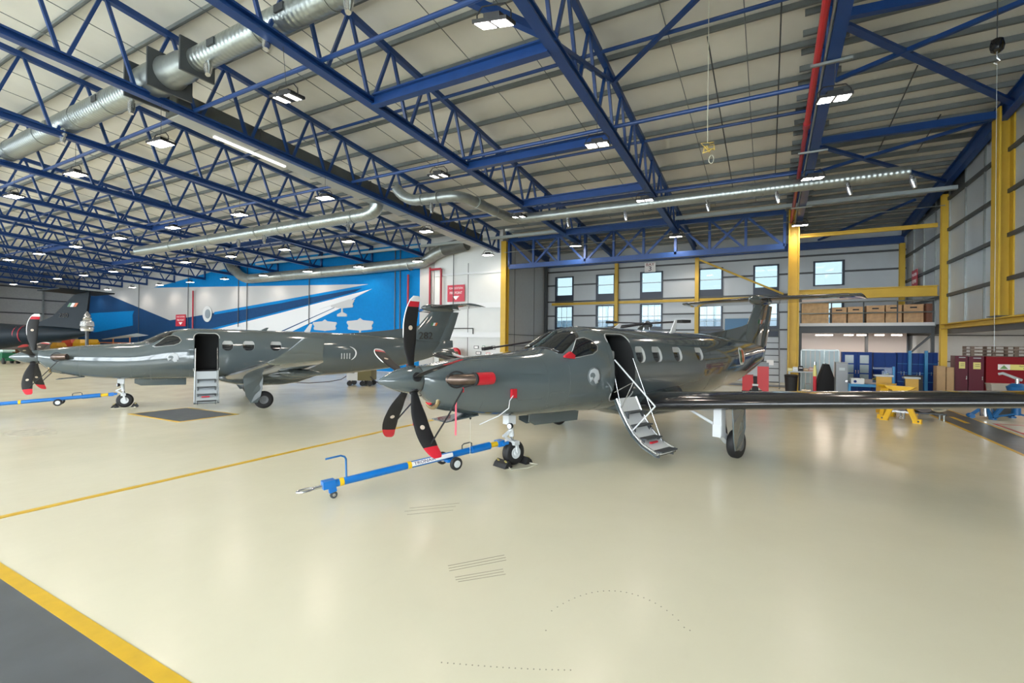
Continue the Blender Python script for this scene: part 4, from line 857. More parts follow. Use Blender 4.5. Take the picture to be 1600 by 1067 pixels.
MB().cyl(X(.95,.1,.95), X(.95,.1,.30), .004, n=4).build('tag_cord', mat('rope',(.55,.53,.42),.8), A1); MB().lathe([(-.02,.005),(0,.02),(.02,.005)], X(.95,.1,.92), (0,0,1), 8).build('drain_cap', BLK, A1)
# wheel chocks
def chock_set(base, hd, label, rope=True):
    t = thing('wheel_chocks', label, 'chocks', base, hd, 'nose wheel chocks')
    for s in (1,-1):
        b = MB().prism([(s*.15,-.16,0),(s*.33,-.16,0),(s*.29,-.16,.07),(s*.22,-.16,.12)],(0,.32,0)).build('chock', BLK, t)
        for y in (-.1,.1): MB().beam((s*.25,y-.03,.113),(s*.27,y+.03,.098),.03,.012).build('reflector', mat('chock_yellow',(.45,.38,.12),.5), b)
    MB().tube([(-.24,.17,.02),(-.3,.3,.012),(0,.36,.012),(.3,.3,.012),(.24,.17,.02)], .01, 6).build('chock_rope', mat('rope',(.55,.53,.42),.8), t, True)
chock_set(L1(1.96,0,0), P1H, 'black wheel chocks at the nose wheel of the aircraft with red covers'); chock_set(L2(1.96,0,0), P2H, 'black wheel chocks at the nose wheel of aircraft 282')
# tow bars
def towbar(H, N, label, txt=True):
    H = Vector(H); N = Vector(N); d = (N-H).normalized(); L = (N-H).length; lat = d.cross(Vector((0,0,1))).normalized()
    t = thing('tow_bar', label, 'tow bar', (H.x, H.y, 0)); o = Vector((H.x,H.y,0)); P = lambda s, y=0, z=0: H + d*s + lat*y + Vector((0,0,z)) - o
    MB().cyl(P(.05), P(L*.8), .052, n=20).build('bar', TBLUE, t, True); MB().cyl(P(L*.78), P(L*.9), .062, n=20).build('sleeve', TBLUE, t, True); MB().cyl(P(L*.9), P(L*.95), .045, n=16).build('shear_section', TYEL, t, True)
    hd = MB().box((-.06,-.07,-.05),(.06,.07,.05)).build('fork_head', TBLUE, t); hd.matrix_basis = Matrix.Translation(P(L*.97)) @ d.to_track_quat('X','Z').to_matrix().to_4x4()
    for y in (-.09,.09): MB().beam(P(L*.97,y), P(L+.03,y), .03,.05).build('fork_arm', TBLUE, hd).matrix_parent_inverse = hd.matrix_basis.inverted()
    for s in (.2, L*.40): MB().cyl(P(s), P(s+.06), .056, n=20).build('yellow_band', TYEL, t, True)
    # hitch eye, jockey wheel, crank handle
    e = P(-.24); MB().tube([e + d*(.1*math.cos(a)) + lat*(.055*math.sin(a)) for a in [2*math.pi*i/20 for i in range(20)]], .017, 8, True).build('tow_eye', STEEL, t, True); MB().cyl(P(-.14), P(.06), .024, n=12).build('eye_shank', STEEL, t, True)
    br = MB().box((-.08,-.06,-.03),(.08,.06,.075)).build('head_block', TBLUE, t); br.matrix_basis = Matrix.Translation(P(.06,0,-.01)) @ d.to_track_quat('X','Z').to_matrix().to_4x4()
    MB().beam(P(.1,0,-.02), P(.12,0,-.11), .05,.1).build('caster_bracket', TBLUE, t); c = P(.13,0,0); c.z = .05
    MB().lathe([(-.018,.02),(-.018,.045),(-.01,.05),(.01,.05),(.018,.045),(.018,.02)], c, lat, 18).build('caster_wheel', DGREY, t, True); MB().lathe([(-.022,.005),(-.022,.022),(.022,.022),(.022,.005)], c, lat, 12).build('caster_hub', STEEL, t)
    MB().tube([P(.3,0,.03), P(.29,0,.30), P(.27,0,.335), P(.22,.0,.36), P(.02,-.02,.35)], .014, 8).build('crank_handle', mat('handle_blue',(.05,.2,.5),.3,.5), t, True)
    MB().tube([P(L*.72,0,.05), P(L*.72,0,.11), P(L*.73,0,.13), P(L*.77,0,.13), P(L*.78,0,.11), P(L*.78,0,.05)], .01, 8).build('carry_handle', DGREY, t, True)
    # transport wheels folded up on their axle
    s0 = L*.64; MB().beam(P(s0-.06,0,-.07), P(s0+.06,0,-.07), .12,.05).build('axle_clamp', TBLUE, t); MB().beam(P(s0,-.2,-.085), P(s0,.2,-.085), .04,.04).build('axle', TBLUE, t)
    for y in (-.22,.22):
        c = P(s0, y, -.085)
        w = MB().lathe([(-.035,.05),(-.035,.085),(-.02,.1),(.02,.1),(.035,.085),(.035,.05)], c, lat, 24).build('transport_wheel', BLK, t, True); MB().lathe([(-.042,.004),(-.042,.02),(-.037,.03),(-.038,.056),(.038,.056),(.037,.03),(.042,.02),(.042,.004)], c, lat, 18).build('wheel_hub', WHT, w, True)
    if txt:
        up = Vector((0,0,1)) - d*d.z; up.normalize(); lat2 = lat
        nrm = (lat2 + up*.35).normalized(); upp = nrm.cross(d).normalized()
        if upp.z < 0: upp = -upp
        nn = d.cross(upp)
        if (Vector((0,0,EYE))-H).dot(nn) < 0: nn = -nn
        base = P(L*.535)
        xdir = d if d.dot(_rt) > 0 else -d; m = frame3(base + nn*.053, xdir, upp)
        rows = []
        for s in (-.36,.36): rows.append([base + xdir*s + nn*(.0535*math.cos(a)) + upp*(.0535*math.sin(a)) for a in [math.radians(q) for q in (-38,-25,-12,0,12,25,38)]])
        MB().grid(rows).build('maker_decal', SIGNW, t, True)
        text('lettering', 'TRONAIR', .062, mat('decal_navy',(.01,.02,.10),.5), t, Matrix.Translation(-xdir*.13+nn*.001) @ m, .002, sx=1.35)
towbar((-5.22,4.40,.19), L1(1.74,0,.42), 'blue tow bar with yellow bands attached to the near nose wheel')
e2 = at(-90, 637, z=.25); towbar((e2.x, e2.y, .22), L2(1.74,0,.42), 'blue tow bar attached to the nose wheel of aircraft 282', False)
# ---- helicopter standing behind the near aircraft (rotor shows above its roof)
hc = Vector((-4.03, 18.28, 0)); t = thing('helicopter', 'helicopter behind the grey aircraft, dark rotor showing above its roof', 'helicopter', hc, math.radians(70))
HG = mat('heli_grey',(.05,.06,.055),.35)
MB().loft([[Vector((x, w*math.cos(a), z+h*math.sin(a))) for a in [2*math.pi*i/20 for i in range(20)]] for x, w, z, h in ((1.7,.05,1.0,.05),(1.5,.35,1.05,.4),(.9,.6,1.15,.62),(0,.65,1.2,.68),(-.9,.45,1.3,.5),(-1.5,.2,1.45,.22),(-2.0,.12,1.5,.12))]).build('cabin', HG, t, True)
MB().loft([[Vector((x, w*math.cos(a), z+h*math.sin(a))) for a in [2*math.pi*i/14 for i in range(14)]] for x, w, z, h in ((.7,.2,1.9,.1),(.2,.35,2.05,.3),(-.6,.3,2.0,.25),(-1.2,.1,1.7,.1))]).build('engine_cowling', HG, t, True)
for s in (1,-1):
    MB().tube([(1.5,s*.75,.12),(1.2,s*.75,.04),(-1.2,s*.75,.04)], .04, 8).build('skid', DGREY, t, True)
    for x in (.7,-.7): MB().tube([(x,s*.35,.8),(x,s*.75,.05)], .03, 8).build('skid_leg', DGREY, t, True)
MB().cyl((0,0,2.2),(0,0,2.86),.07,n=12).build('rotor_mast', DGREY, t); MB().lathe([(-.1,.14),(0,.2),(.08,.12),(.16,.05)], (0,0,2.84), (0,0,1), 16).build('rotor_hub', DGREY, t, True)
for i in range(3): a = 2*math.pi*i/3; rodb(t, 'pitch_link', (.2*math.cos(a),.2*math.sin(a),2.35), (.1*math.cos(a),.1*math.sin(a),2.95), .02, STEEL)
RB = mat('rotor_blade',(.018,.016,.02),.4)
def rblade(px, py, dep, z1, label=None):
    e = (Vector((0,0,EYE)) + ray(px,py)/FPX*dep) - hc; q = Matrix.Rotation(-math.radians(70),3,'Z') @ e; q.z = e.z
    b = MB().beam((0,0,2.9),(q.x,q.y,q.z),.26,.05).build('rotor_blade', RB, t); d = Vector((q.x,q.y,q.z-2.9)).normalized(); e1 = Vector((q.x,q.y,q.z))
    MB().beam(e1-d*.25, e1+d*.06, .34,.1).build('blade_tip_cover', BLK, b)
rblade(953,503.5,20.5,0); rblade(1071,502,15.8,0); rblade(757,545,16.0,0); rblade(905,516,25.0,0)
# ---- third aircraft far left, tail toward the mural
o3 = Vector((0,0,EYE)) + ray(60,522)/FPX*40; dr = Vector((_rt.x,_rt.y,0)); dep = Vector((_fw.x,_fw.y,0)); t = thing('dark_aircraft', 'dark blue grey aircraft tail with Irish flag at the far left', 'aircraft', (o3.x,o3.y,0))
NV = mat('aircraft_navy',(.006,.013,.02),.5,spec=.2); kk = 40/FPX
def Q(px, py, w=0.): p = (Vector((0,0,EYE)) + ray(px,py)*kk) + dep*w; return p - Vector((o3.x,o3.y,0))
rings = []
for px, y0, y1 in ((-215,512,538),(-190,500,548),(-150,492,554),(-60,496,552),(0,505,545),(50,508,538),(100,511,532),(128,514,526),(140,517,521)):
    c0, c1 = Q(px,y0), Q(px,y1); m = (c0+c1)/2; r = (c0.z-c1.z)/2; rings.append([m + dep*(r*math.cos(a)) + Vector((0,0,r*math.sin(a))) for a in [2*math.pi*i/24 for i in range(24)]])
MB().loft(rings).build('fuselage', NV, t, True, 60)
MB().prism([Q(52,508,-.1),Q(84,494,-.1),Q(117,460.5,-.1),Q(141,456,-.1),Q(133,519,-.1),Q(60,519,-.1)], dep*.2).build('fin', NV, t)
MB().prism([Q(106,459.5,-2.6),Q(139,456.5,-2.6),Q(139,455,2.6),Q(106,458,2.6)], (0,0,.1)).build('tailplane', NV, t)
for i, m in enumerate((MATS['roundel_green'], WHT, MATS['roundel_orange'])): MB().prism([Q(107+4.6*i,479.5,-.13),Q(111.6+4.6*i,479.5,-.13),Q(115.2+4.6*i,473.5,-.13),Q(110.6+4.6*i,473.5,-.13)], dep*.03).build('flag_stripe', m, t)
text('tail_number', '280', .55, INK, t, frame3(Q(101,493,-.13), dr, (0,0,1)), .01)
MB().lathe([(0,.32),(.02,.32),(.02,.001)], Q(10,524,-.86), -dep, 20).build('roundel_field', WHT, t); MB().lathe([(0,.2),(.02,.2),(.02,.001)], Q(11.5,525.5,-.89), -dep, 20).build('roundel_orange', MATS['roundel_orange'], t)
for px in (36, 44): MB().tube([Q(px,509,-.1)+dep*(-.75*math.sin(a))+Vector((0,0,-.75+.75*math.cos(a))) for a in [math.pi*i/10 for i in range(11)]], .05, 6).build('red_strap', REDP, t, True)
for px in (-165,-70):
    c = Q(px,549); MB().cyl(c+Vector((0,0,.2)), (c.x,c.y,.3), .09, n=10).build('gear_leg', STEEL, t); MB().lathe([(-.14,.1),(-.14,.3),(.14,.3),(.14,.1)], (c.x,c.y,.3), dep, 18).build('gear_wheel', BLK, t, True)
# ================================================================== SMALLER THINGS
WOOD = mat('crate_wood',(.56,.35,.18),.6,noise=.18,nscale=5); WOOD2 = mat('crate_wood_dark',(.17,.06,.03),.55,noise=.15,nscale=5); PLY = mat('plywood',(.40,.26,.13),.55,noise=.12,nscale=3)
def span(px0, px1, pyt, v, base=0.):
    a = at(px0, pyt, y=v); b = at(px1, pyt, y=v); return a.x, b.x, (a.z+b.z)/2
# ---- mezzanine
MV0, MV1 = 25.9, 30.7
t = thing('mezzanine', 'dark grey steel mezzanine deck with handrail under the yellow beam', 'mezzanine', (1.3, MV0, 0)); U0, U1 = 0, 4.85
MB().box((U0,0,3.02),(U1,MV1-MV0,3.1)).build('deck', mat('deck_white',(.6,.6,.6),.5), t); MB().ibeam((U0,.06,2.86),(U1,.06,2.86),.14,.32,.03).build('fascia_beam', DGREY, t)
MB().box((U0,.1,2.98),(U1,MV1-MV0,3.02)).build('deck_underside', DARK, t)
for u in (.03, U1-.05):
    for v in (.1, MV1-MV0-.2): MB().box((u-.06,v-.06,0),(u+.06,v+.06,2.98)).build('post', DGREY, t)
for u in (2.9,): MB().box((u-.06,2.4,0),(u+.06,2.52,2.98)).build('post', DGREY, t)
MB().beam((U1-.1,.1,2.6),(U1-.75,.1,1.9),.08,.08).build('knee_brace', DGREY, t)
for i in range(5): MB().cyl((U0+.05+(U1-.1)*i/4,.03,3.1),(U0+.05+(U1-.1)*i/4,.03,4.12),.025,n=8).build('rail_post', DGREY, t)
for z in (3.6, 4.1): MB().cyl((U0,.03,z),(U1,.03,z),.03,n=8).build('handrail', GALV, t)
MB().box((U0,.0,3.1),(U1,.02,3.16)).build('kick_plate', mat('deck_white',(.6,.6,.6),.5), t)
for i, (px, v) in enumerate(((1281,28),(1294,26.8),(1326,28),(1346,26.8),(1374,28),(1401,26.8))):
    u = at(px, 522, y=v).x-1.3
    zl = at(px,523.5,y=v).z; o = MB().box((u-.17,v-MV0-.07,zl-.03),(u+.17,v-MV0+.07,zl+.03)).build('batten_lamp', mat('batten',(.9,.85,.8),.4,emit=(1,.85,.7),estr=14), t)
    ld = bpy.data.lights.new('batten','AREA'); ld.energy = 16; ld.color = (1,.82,.68); ld.size = .3; lo = bpy.data.objects.new('batten_light', ld); COL.objects.link(lo); lo.parent = t; lo.location = (u, v-MV0, zl-.06); MB().cyl((u,v-MV0,zl+.05),(u,v-MV0,2.98),.012,n=6).build('lamp_rod', DGREY, t)
def crate(px0, px1, pyt, v, label, m, dep=1.0, planks=6, lids=True):
    a, b, z = span(px0, px1, pyt, v); z = min(z, 4.7); h = z-3.12; t = thing('wooden_crate', label, 'crate', ((a+b)/2, v, 3.12)); w = b-a
    MB().box((-w/2+.02,.02,.02),(w/2-.02,dep-.02,h-.02)).build('box', m, t)
    for i in range(planks): MB().box((-w/2,0,h*i/planks+.006),(w/2,.022,h*(i+1)/planks-.006)).build('plank', m, t)
    if lids: MB().box((-.12,-.006,h*.82),(.12,.0,h*.9)).build('hand_hole', DARK, t)
    for x in (-w/2+.04, w/2-.04): MB().box((x-.04,-.02,0),(x+.04,0,h)).build('batten', m, t)
    MB().box((-w/2-.01,-.01,h-.02),(w/2+.01,dep,h+.02)).build('lid', m, t)
crate(1253,1295,473,26.5,'large pale slatted wooden crate beside the yellow column',mat('crate_pale',(.55,.36,.18),.6,noise=.2,nscale=6),1.1,9,False)
crate(1299.5,1322.5,481,26.5,'plywood crate on the mezzanine next to the pale slatted crate',WOOD); crate(1325,1350,480,26.5,'plywood crate on the mezzanine, second after the pale slatted crate',WOOD)
crate(1354,1382,478,26.5,'plywood crate on the mezzanine, third after the pale slatted crate',WOOD); crate(1384,1409,477,26.5,'plywood crate on the mezzanine, fourth after the pale slatted crate',WOOD)
crate(1412,1443,476,26.5,'wide plywood crate on the mezzanine beside the dark red crate',WOOD); crate(1447.5,1457,475,26.2,'dark reddish wooden crate at the corner column',WOOD2,1.0,4,False)
# ---- under the mezzanine
tag(MB().box((1.4,30.2,0),(6.1,30.3,2.9)).build('partition_wall', mat('pink_white',(.72,.63,.58),.6)), 'pale pinkish partition wall beneath the mezzanine', 'partition')
a, b, z = span(1252,1311,548,25.6); t = thing('strip_curtain', 'pale blue translucent screen beneath the mezzanine', 'screen', (a,25.6,0))
for i in range(8): MB().box(((b-a)*i/8+.01,0,.1),((b-a)*(i+1)/8-.01,.02,z)).build('panel', mat('frost_blue',(.40,.52,.56),.35), t)
MB().box((0,-.02,z),(b-a,.04,z+.06)).build('head_rail', GALV, t)
for x in (0, (b-a)*.62, b-a): MB().box((x-.025,-.03,0),(x+.025,.05,z)).build('frame_post', GALV, t)
CB = mat('cupboard_blue',(.004,.035,.19),.45,spec=.2); CB2 = mat('frame_blue',(.02,.20,.42),.4)
def cupboard(px0, px1, pyt, v, label, glassd=False, rails=False):
    a, b, z = span(px0, px1, pyt, v); w = b-a; t = thing('tool_cupboard', label, 'cupboard', (a, v, 0)); MB().box((0,.03,.06),(w,.5,z)).build('body', CB, t); MB().box((.03,.06,0),(w-.03,.47,.06)).build('plinth', DGREY, t)
    for i in range(2):
        d = MB().box((w*i/2+.015,0,.1),(w*(i+1)/2-.015,.03,z-.04)).build('door', CB, t)
        if glassd:
            for k in range(3): MB().box((w*i/2+.1,-.004,z*(.3+.22*k)),(w*(i+1)/2-.12,0,z*(.3+.22*k)+z*.19)).build('glazing', mat('cupboard_glass',(.22,.27,.29),.15), d)
        MB().cyl((w/2+(-.05 if i == 0 else .05),-.02,z*.5),(w/2+(-.05 if i == 0 else .05),-.02,z*.58),.012,n=6).build('handle', STEEL, d)
    if rails:
        for k in range(3): MB().box((0,-.03,z*(.35+.2*k)),(w,-.01,z*(.35+.2*k)+.02)).build('tool_rail', CB2, t)
cupboard(1316,1363,550,25.2,'blue cupboard with glazed doors and white shelves beneath the mezzanine',True); cupboard(1365,1401,551,25.2,'plain blue two door cupboard beneath the mezzanine')
cupboard(1402,1419,551,25.2,'narrow blue cupboard with tool rails beneath the mezzanine',False,True); cupboard(1425,1445,552,25.2,'blue cupboard with shelves between light blue posts',False,True); cupboard(1449,1466,551,25.2,'blue cupboard behind the plywood cabinets',False,True)
for px, wh in ((1421.5,'narrow tool rail cupboard'), (1447,'plywood cabinets')): a, _, z = span(px,px+1,548,25.0); tag(MB().beam((a,25.0,0),(a,25.0,z),.12,.1).build('rack_post', CB2), 'light blue rack post between blue cupboards, by the '+wh, 'post', 'light blue rack posts')
# plywood cabinets and red lockers by the right wall
def cab(px0, px1, pyt, v, dep, label, m, name, cat, doors=1):
    a, b, z = span(px0, px1, pyt, v); w = b-a; t = thing(name, label, cat, (a, v, 0)); MB().box((0,.02,0),(w,dep,z)).build('body', m, t)
    for i in range(doors): MB().box((w*i/doors+.01,0,.05),(w*(i+1)/doors-.01,.02,z-.03)).build('door', m, t)
    return t, w, z
cab(1464,1478,572,23.75,.45,'plywood cabinet beside the blue cupboards',PLY,'plywood_cabinet','cabinet'); cab(1479,1491,574,23.75,.45,'plywood cabinet beside the maroon lockers',PLY,'plywood_cabinet','cabinet')
MAR = mat('locker_maroon',(.10,.005,.022),.35,spec=.3); RDC = mat('cabinet_red',(.22,.003,.01),.45,spec=.2)
HAZ = mat('hazard_yellow',(.70,.64,.22),.5)
for n_, (x0, x1, y0) in enumerate(((1492.5,1512.5,556),(1513.5,1538,557))):
    t, w, z = cab(x0,x1,y0,25.0,.55,'maroon steel locker beside the %s, pale warning label on its door' % ('plywood cabinets' if n_ == 0 else 'red store'),MAR,'steel_locker','locker')
    MB().box((w*.3,-.006,z*.72),(w*.78,0,z*.87)).build('warning_label', HAZ, t); MB().box((w*.3,-.008,z*.955),(w*.8,0,z*.975)).build('vent_slot', LGREY, t); MB().box((w*.86,-.03,z*.48),(w*.9,0,z*.56)).build('handle', STEEL, t)
    for q in (.78,.82): MB().box((w*.42,-.008,z*q),(w*.72,-.006,z*q+.015)).build('label_text_bar', INK, t)
# red store against the right wall
SV = 24.9; a = at(1541,557,y=SV); z = a.z; t = thing('flammables_store', 'large dark red steel store with yellow warning sign', 'cabinet', (a.x, SV, 0))
ux = 3.0; MB().box((0,0,.08),(ux,1.4,z)).build('body', RDC, t); MB().box((.05,.05,0),(ux-.05,1.35,.08)).build('plinth', DGREY, t)
for v in (1.5,): MB().box((v-.01,-.012,.1),(v+.01,0,z-.05)).build('door_gap', MAR, t)
q0 = at(1559,569,y=SV)-Vector((a.x,SV,0)); q1 = at(1600,578.5,y=SV)-Vector((a.x,SV,0)); sh = q0.z-q1.z
sg = MB().box((q0.x,-.015,q1.z),(q1.x+.5,-.002,q0.z)).build('warning_sign', mat('sign_yellow',(.72,.68,.20),.45), t)
MB().box((q0.x,-.018,q1.z),(q0.x+.34,-.015,q0.z)).build('symbol_field', SIGNW, sg)
MB().prism([(q0.x+.05,-.02,q1.z+.03),(q0.x+.29,-.02,q1.z+.03),(q0.x+.17,-.02,q0.z-.03)],(0,.003,0)).build('warning_triangle', mat('triangle_green',(.15,.3,.1),.5), sg)
fm = frame3(Vector((q0.x+.8,-.017,(q0.z+q1.z)/2)),(1,0,0),(0,0,1))
text('lettering','Flammable liquids',sh*.36,INK,sg,Matrix.Translation((0,0,sh*.2)) @ fm,.001,sx=.8); text('lettering','Storage',sh*.32,INK,sg,Matrix.Translation((0,0,-sh*.22)) @ fm,.001)
# pallets on top of the store
for k in range(3):
    for n_ in range(2):
        z0 = z+.0+.135*k; t2 = thing('wooden_pallet', 'worn dark wooden pallet on the red store, %s in the stack %s' % (('bottom','middle','top')[k], ('beside the maroon lockers','above the yellow sign')[n_]), 'pallet', (a.x+.05+1.5*n_-(.45 if n_ == 0 else .4), SV+.15, z0), math.radians(0), 'pallets on the red store'); PW = mat('pallet_wood',(.20,.15,.12),.7,noise=.2)
        for i in range(6): MB().box((.24*i,0,.105),(.24*i+.14,.95,.125)).build('slat', PW, t2)
        for i in range(3): MB().box((.62*i,0,.02),(.62*i+.1,.1,.105)).build('block', PW, t2); MB().box((.62*i,.85,.02),(.62*i+.1,.95,.105)).build('block', PW, t2)
        MB().box((0,0,0),(1.34,.1,.02)).build('bottom_board', PW, t2); MB().box((0,.85,0),(1.34,.95,.02)).build('bottom_board', PW, t2)
# blue tripod jack
c = at(1592,652,z=0); JB = mat('jack_blue',(.01,.11,.30),.35); t = thing('tripod_jack', 'blue tripod aircraft jack with steel column', 'jack', (6.45,19.3,0))
MB().cyl((0,0,.15),(0,0,1.0),.09,n=16).build('cylinder', JB, t, True); MB().cyl((0,0,1.0),(0,0,1.22),.045,n=12).build('ram', STEEL, t, True); MB().lathe([(0,.05),(.05,.2),(.2,.24),(.3,.12)],(0,0,.78),(0,0,1),14).build('collar', JB, t, True)
for i in range(3):
    a_ = math.radians(200+120*i); d = Vector((math.cos(a_),math.sin(a_),0)); l = MB().beam(Vector((0,0,.85)), d*.62+Vector((0,0,.07)),.08,.08).build('leg', JB, t); MB().beam(Vector((0,0,.2)), d*.6+Vector((0,0,.08)),.05,.05).build('leg_tie', JB, l); MB().cyl(d*.62,d*.62+Vector((0,0,.05)),.09,n=12).build('foot', JB, l)
MB().tube([(.1,0,1.18),(0,0,1.22),(-.14,.1,1.3),(-.26,.16,1.36),(-.34,.2,1.33)],.04,8).build('cradle_arm', LGREY, t, True)
c2 = at(1552,656,z=0); t = thing('floor_jack', 'low blue floor jack with steel cylinder by the walkway', 'jack', (5.75,19.2,0)); MB().cyl((0,0,.08),(0,0,.62),.14,n=16).build('cylinder', STEEL, t, True)
for i in range(3): a_ = math.radians(30+120*i); d = Vector((math.cos(a_),math.sin(a_),0)); MB().beam(d*.1+Vector((0,0,.3)), d*.36+Vector((0,0,.05)),.07,.09).build('leg', JB, t)
for i in range(2): MB().lathe([(-.03,.02),(-.03,.07),(.03,.07),(.03,.02)],(-.34,-.12+.24*i,.07),(0,1,0),12).build('castor', JB, t)
a, b, z = span(1566,1583,606,19.0); t = thing('storage_tub', 'pale translucent storage tub before the red store', 'tub', (6.15,20.1,.0)); MB().box((0,0,.0),(.5,.4,.72)).build('stand', DGREY, t); MB().loft([[Vector((x,y,zz)) for x, y in ((-.02*k,-.02*k),(.5+.02*k,-.02*k),(.5+.02*k,.4+.02*k),(-.02*k,.4+.02*k))] for k, zz in ((0,.72),(1,.98))]).build('tub', mat('tub_beige',(.42,.38,.32),.4), t); MB().box((-.04,-.04,.97),(.54,.44,1.0)).build('lid', mat('tub_beige',(.42,.38,.32),.4), t)
# yellow trestles
YT = mat('trestle_yellow',(.78,.45,.008),.35)
def trestle(x, y, rz, label, s=1.):
    t = thing('cradle_trestle', label, 'trestle', (x,y,0), rz)
    prof = []
    for i in range(9): a_ = math.radians(195+150*i/8); prof.append((.36*s*math.cos(a_), 1.05+.17*math.sin(a_)))
    MB().prism([(px_,-.12,pz) for px_, pz in prof],(0,.24,0)).build('cradle', YT, t)
    MB().box((-.17,-.1,.6),(.17,.1,.9)).build('saddle_block', YT, t)
    for sx in (1,-1):
        l = MB().beam((sx*.07,0,.75),(sx*.33,0,.08),.1,.12).build('leg', YT, t); MB().box((sx*.28,-.07,.0),(sx*.47,.07,.12)).build('foot', YT, l); MB().cyl((sx*.41,-.075,.06),(sx*.41,.075,.06),.025,n=8).build('pin', DGREY, l)
    MB().beam((-.24,0,.28),(.24,0,.28),.05,.05).build('cross_tie', STEEL, t); MB().lathe([(0,.03),(.05,.06),(.1,.03)],(0,-.02,.05),(0,0,1),10).build('levelling_foot', STEEL, t, True)
    return t
trestle(3.33,17.1,math.radians(-24),'yellow A-frame cradle trestle standing under the grey wing'); tt = trestle(at(1386,600,y=17.9).x,17.9,math.radians(60),'yellow cradle trestle standing side on behind the first trestle')
c = Vector((at(1425,600,y=18.9).x,18.9,0)); t = thing('yellow_stand', 'yellow curved back panel of a stand behind the trestles', 'stand', c); MB().loft([[Vector((.16*math.cos(a_),.16*math.sin(a_)*1.4,z)) for a_ in [math.pi*i/8 for i in range(9)]] for z in (0,.4,1.15)]).build('shell', mat('mustard',(.50,.27,.01),.4), t, True); MB().box((-.2,-.05,1.13),(.2,.25,1.18)).build('top_pad', LGREY, t)
c = Vector((at(1381,600,y=19.0).x,19.0,0)); t = thing('yellow_stand', 'mustard curved stand beside the blue workbench', 'stand', c); MB().loft([[Vector((.2*math.cos(a_),.16*math.sin(a_)*1.4,z)) for a_ in [math.pi*i/8 for i in range(9)]] for z in (0,.4,1.18)]).build('shell', mat('mustard',(.50,.27,.01),.4), t, True); MB().box((-.24,-.05,1.16),(.24,.25,1.21)).build('top_pad', LGREY, t)
t = thing('wheel_dolly', 'low grey dolly carrying a dark drum by the walkway', 'dolly', (4.0,18.0,0)); MB().box((-.5,-.25,.18),(.5,.25,.22)).build('platform', DGREY, t); MB().lathe([(-.22,.02),(-.22,.26),(.22,.26),(.22,.02)],(0,0,.48),(0,1,.0),20).build('drum', mat('drum_brown',(.05,.035,.03),.4), t, True)
for x in (-.45,.45):
    for y in (-.2,.2): MB().cyl((x,y,0),(x,y,.2),.025,n=8).build('leg', GALV, t)
t = thing('office_chair', 'dark swivel chair behind the yellow trestles', 'chair', (4.4,20.6,0)); MB().box((-.26,-.26,.45),(.26,.26,.53)).build('seat', BLK, t); MB().box((-.25,.22,.6),(.25,.29,1.15)).build('backrest', BLK, t); MB().cyl((0,0,.1),(0,0,.45),.03,n=8).build('stem', DGREY, t)
for i in range(5): a_ = 2*math.pi*i/5; MB().beam((0,0,.1),(.28*math.cos(a_),.28*math.sin(a_),.04),.04,.04).build('base_arm', DGREY, t)
ux = lambda px, v: at(px, 600, y=v).x
# blue workbench, grey locker, covered machine, extinguisher stand, table, bin
t = thing('workbench', 'light blue workbench with mesh back guard and boxes', 'workbench', (ux(1326,21.6),21.6,0)); BW = mat('bench_blue',(.03,.24,.50),.4)
MB().box((0,0,.62),(1.35,.6,.72)).build('bench_top', BW, t)
for x in (.03,1.32):
    for y in (.03,.57): MB().box((x-.035,y-.035,0),(x+.035,y+.035,.62)).build('leg', BW, t)
MB().box((1.3,-.02,.72),(1.36,.05,1.4)).build('guard_post', BW, t); MB().box((.72,.0,.8),(1.3,.015,1.36)).build('mesh_guard', glass('mesh_guard',(.45,.6,.75),.03), t); MB().box((.1,.1,.2),(1.25,.55,.24)).build('undershelf', DGREY, t)
t = thing('white_case', 'white instrument case with blue dial on the blue workbench', 'case', (ux(1326,21.6)+.08,21.62,.72)); MB().box((0,0,0),(.4,.3,.2)).build('body', WHT, t); MB().lathe([(0,.05),(.01,.05),(.01,.001)],(.12,-.001,.09),(0,-1,0),12).build('dial', CB, t); MB().tube([(.1,.15,.2),(.12,.15,.25),(.28,.15,.25),(.3,.15,.2)],.01,6).build('handle', BLK, t)
t = thing('yellow_bag', 'yellow wedge shaped bag on the blue workbench', 'bag', (ux(1323,21.6)+.95,21.85,.72)); MB().box((-.4,0,0),(.1,.3,.16)).build('tray', mat('tray_pink',(.42,.33,.28),.5), t); MB().loft([[Vector((-.1,0,.16)),Vector((-.1,.25,.16)),Vector((-.1,.25,.2)),Vector((-.1,0,.2))],[Vector((.35,0,.14)),Vector((.35,.25,.14)),Vector((.35,.25,.42)),Vector((.35,0,.42))]]).build('pouch', YT, t); MB().box((.1,.05,.0),(.35,.2,.14)).build('stand', DGREY, t)
t = thing('grey_locker', 'narrow grey steel locker beside the blue workbench', 'locker', (ux(1306,21.7),21.7,0)); MB().box((0,.02,0),(.38,.5,1.5)).build('body', mat('locker_grey',(.20,.22,.23),.4), t); MB().box((.02,0,.05),(.36,.02,1.46)).build('door', mat('locker_grey2',(.24,.26,.28),.4), t); MB().box((.1,-.012,1.2),(.28,0,1.3)).build('name_plate', LGREY, t); MB().cyl((.33,-.03,.8),(.33,0,.8),.04,n=10).build('handle', STEEL, t)
t = thing('covered_machine', 'machine draped in a black cover beside the grey locker', 'machine', (ux(1290,23.0),23.0,0)); MB().loft([[Vector((x*w,y*.35,z)) for x, y in ((-1,-1),(-.3,-1.15),(.4,-1.05),(1,-1),(1.05,0),(1,1),(0,1.05),(-1,1),(-1.05,0))] for z, w in ((0,.36),(.5,.33),(.85,.26),(1.15,.16),(1.38,.09))]).build('cover', mat('cover_black',(.006,.006,.007),.8), t, True, 40); MB().box((-.02,.0,1.36),(.02,.04,1.42)).build('top_knob', DGREY, t)
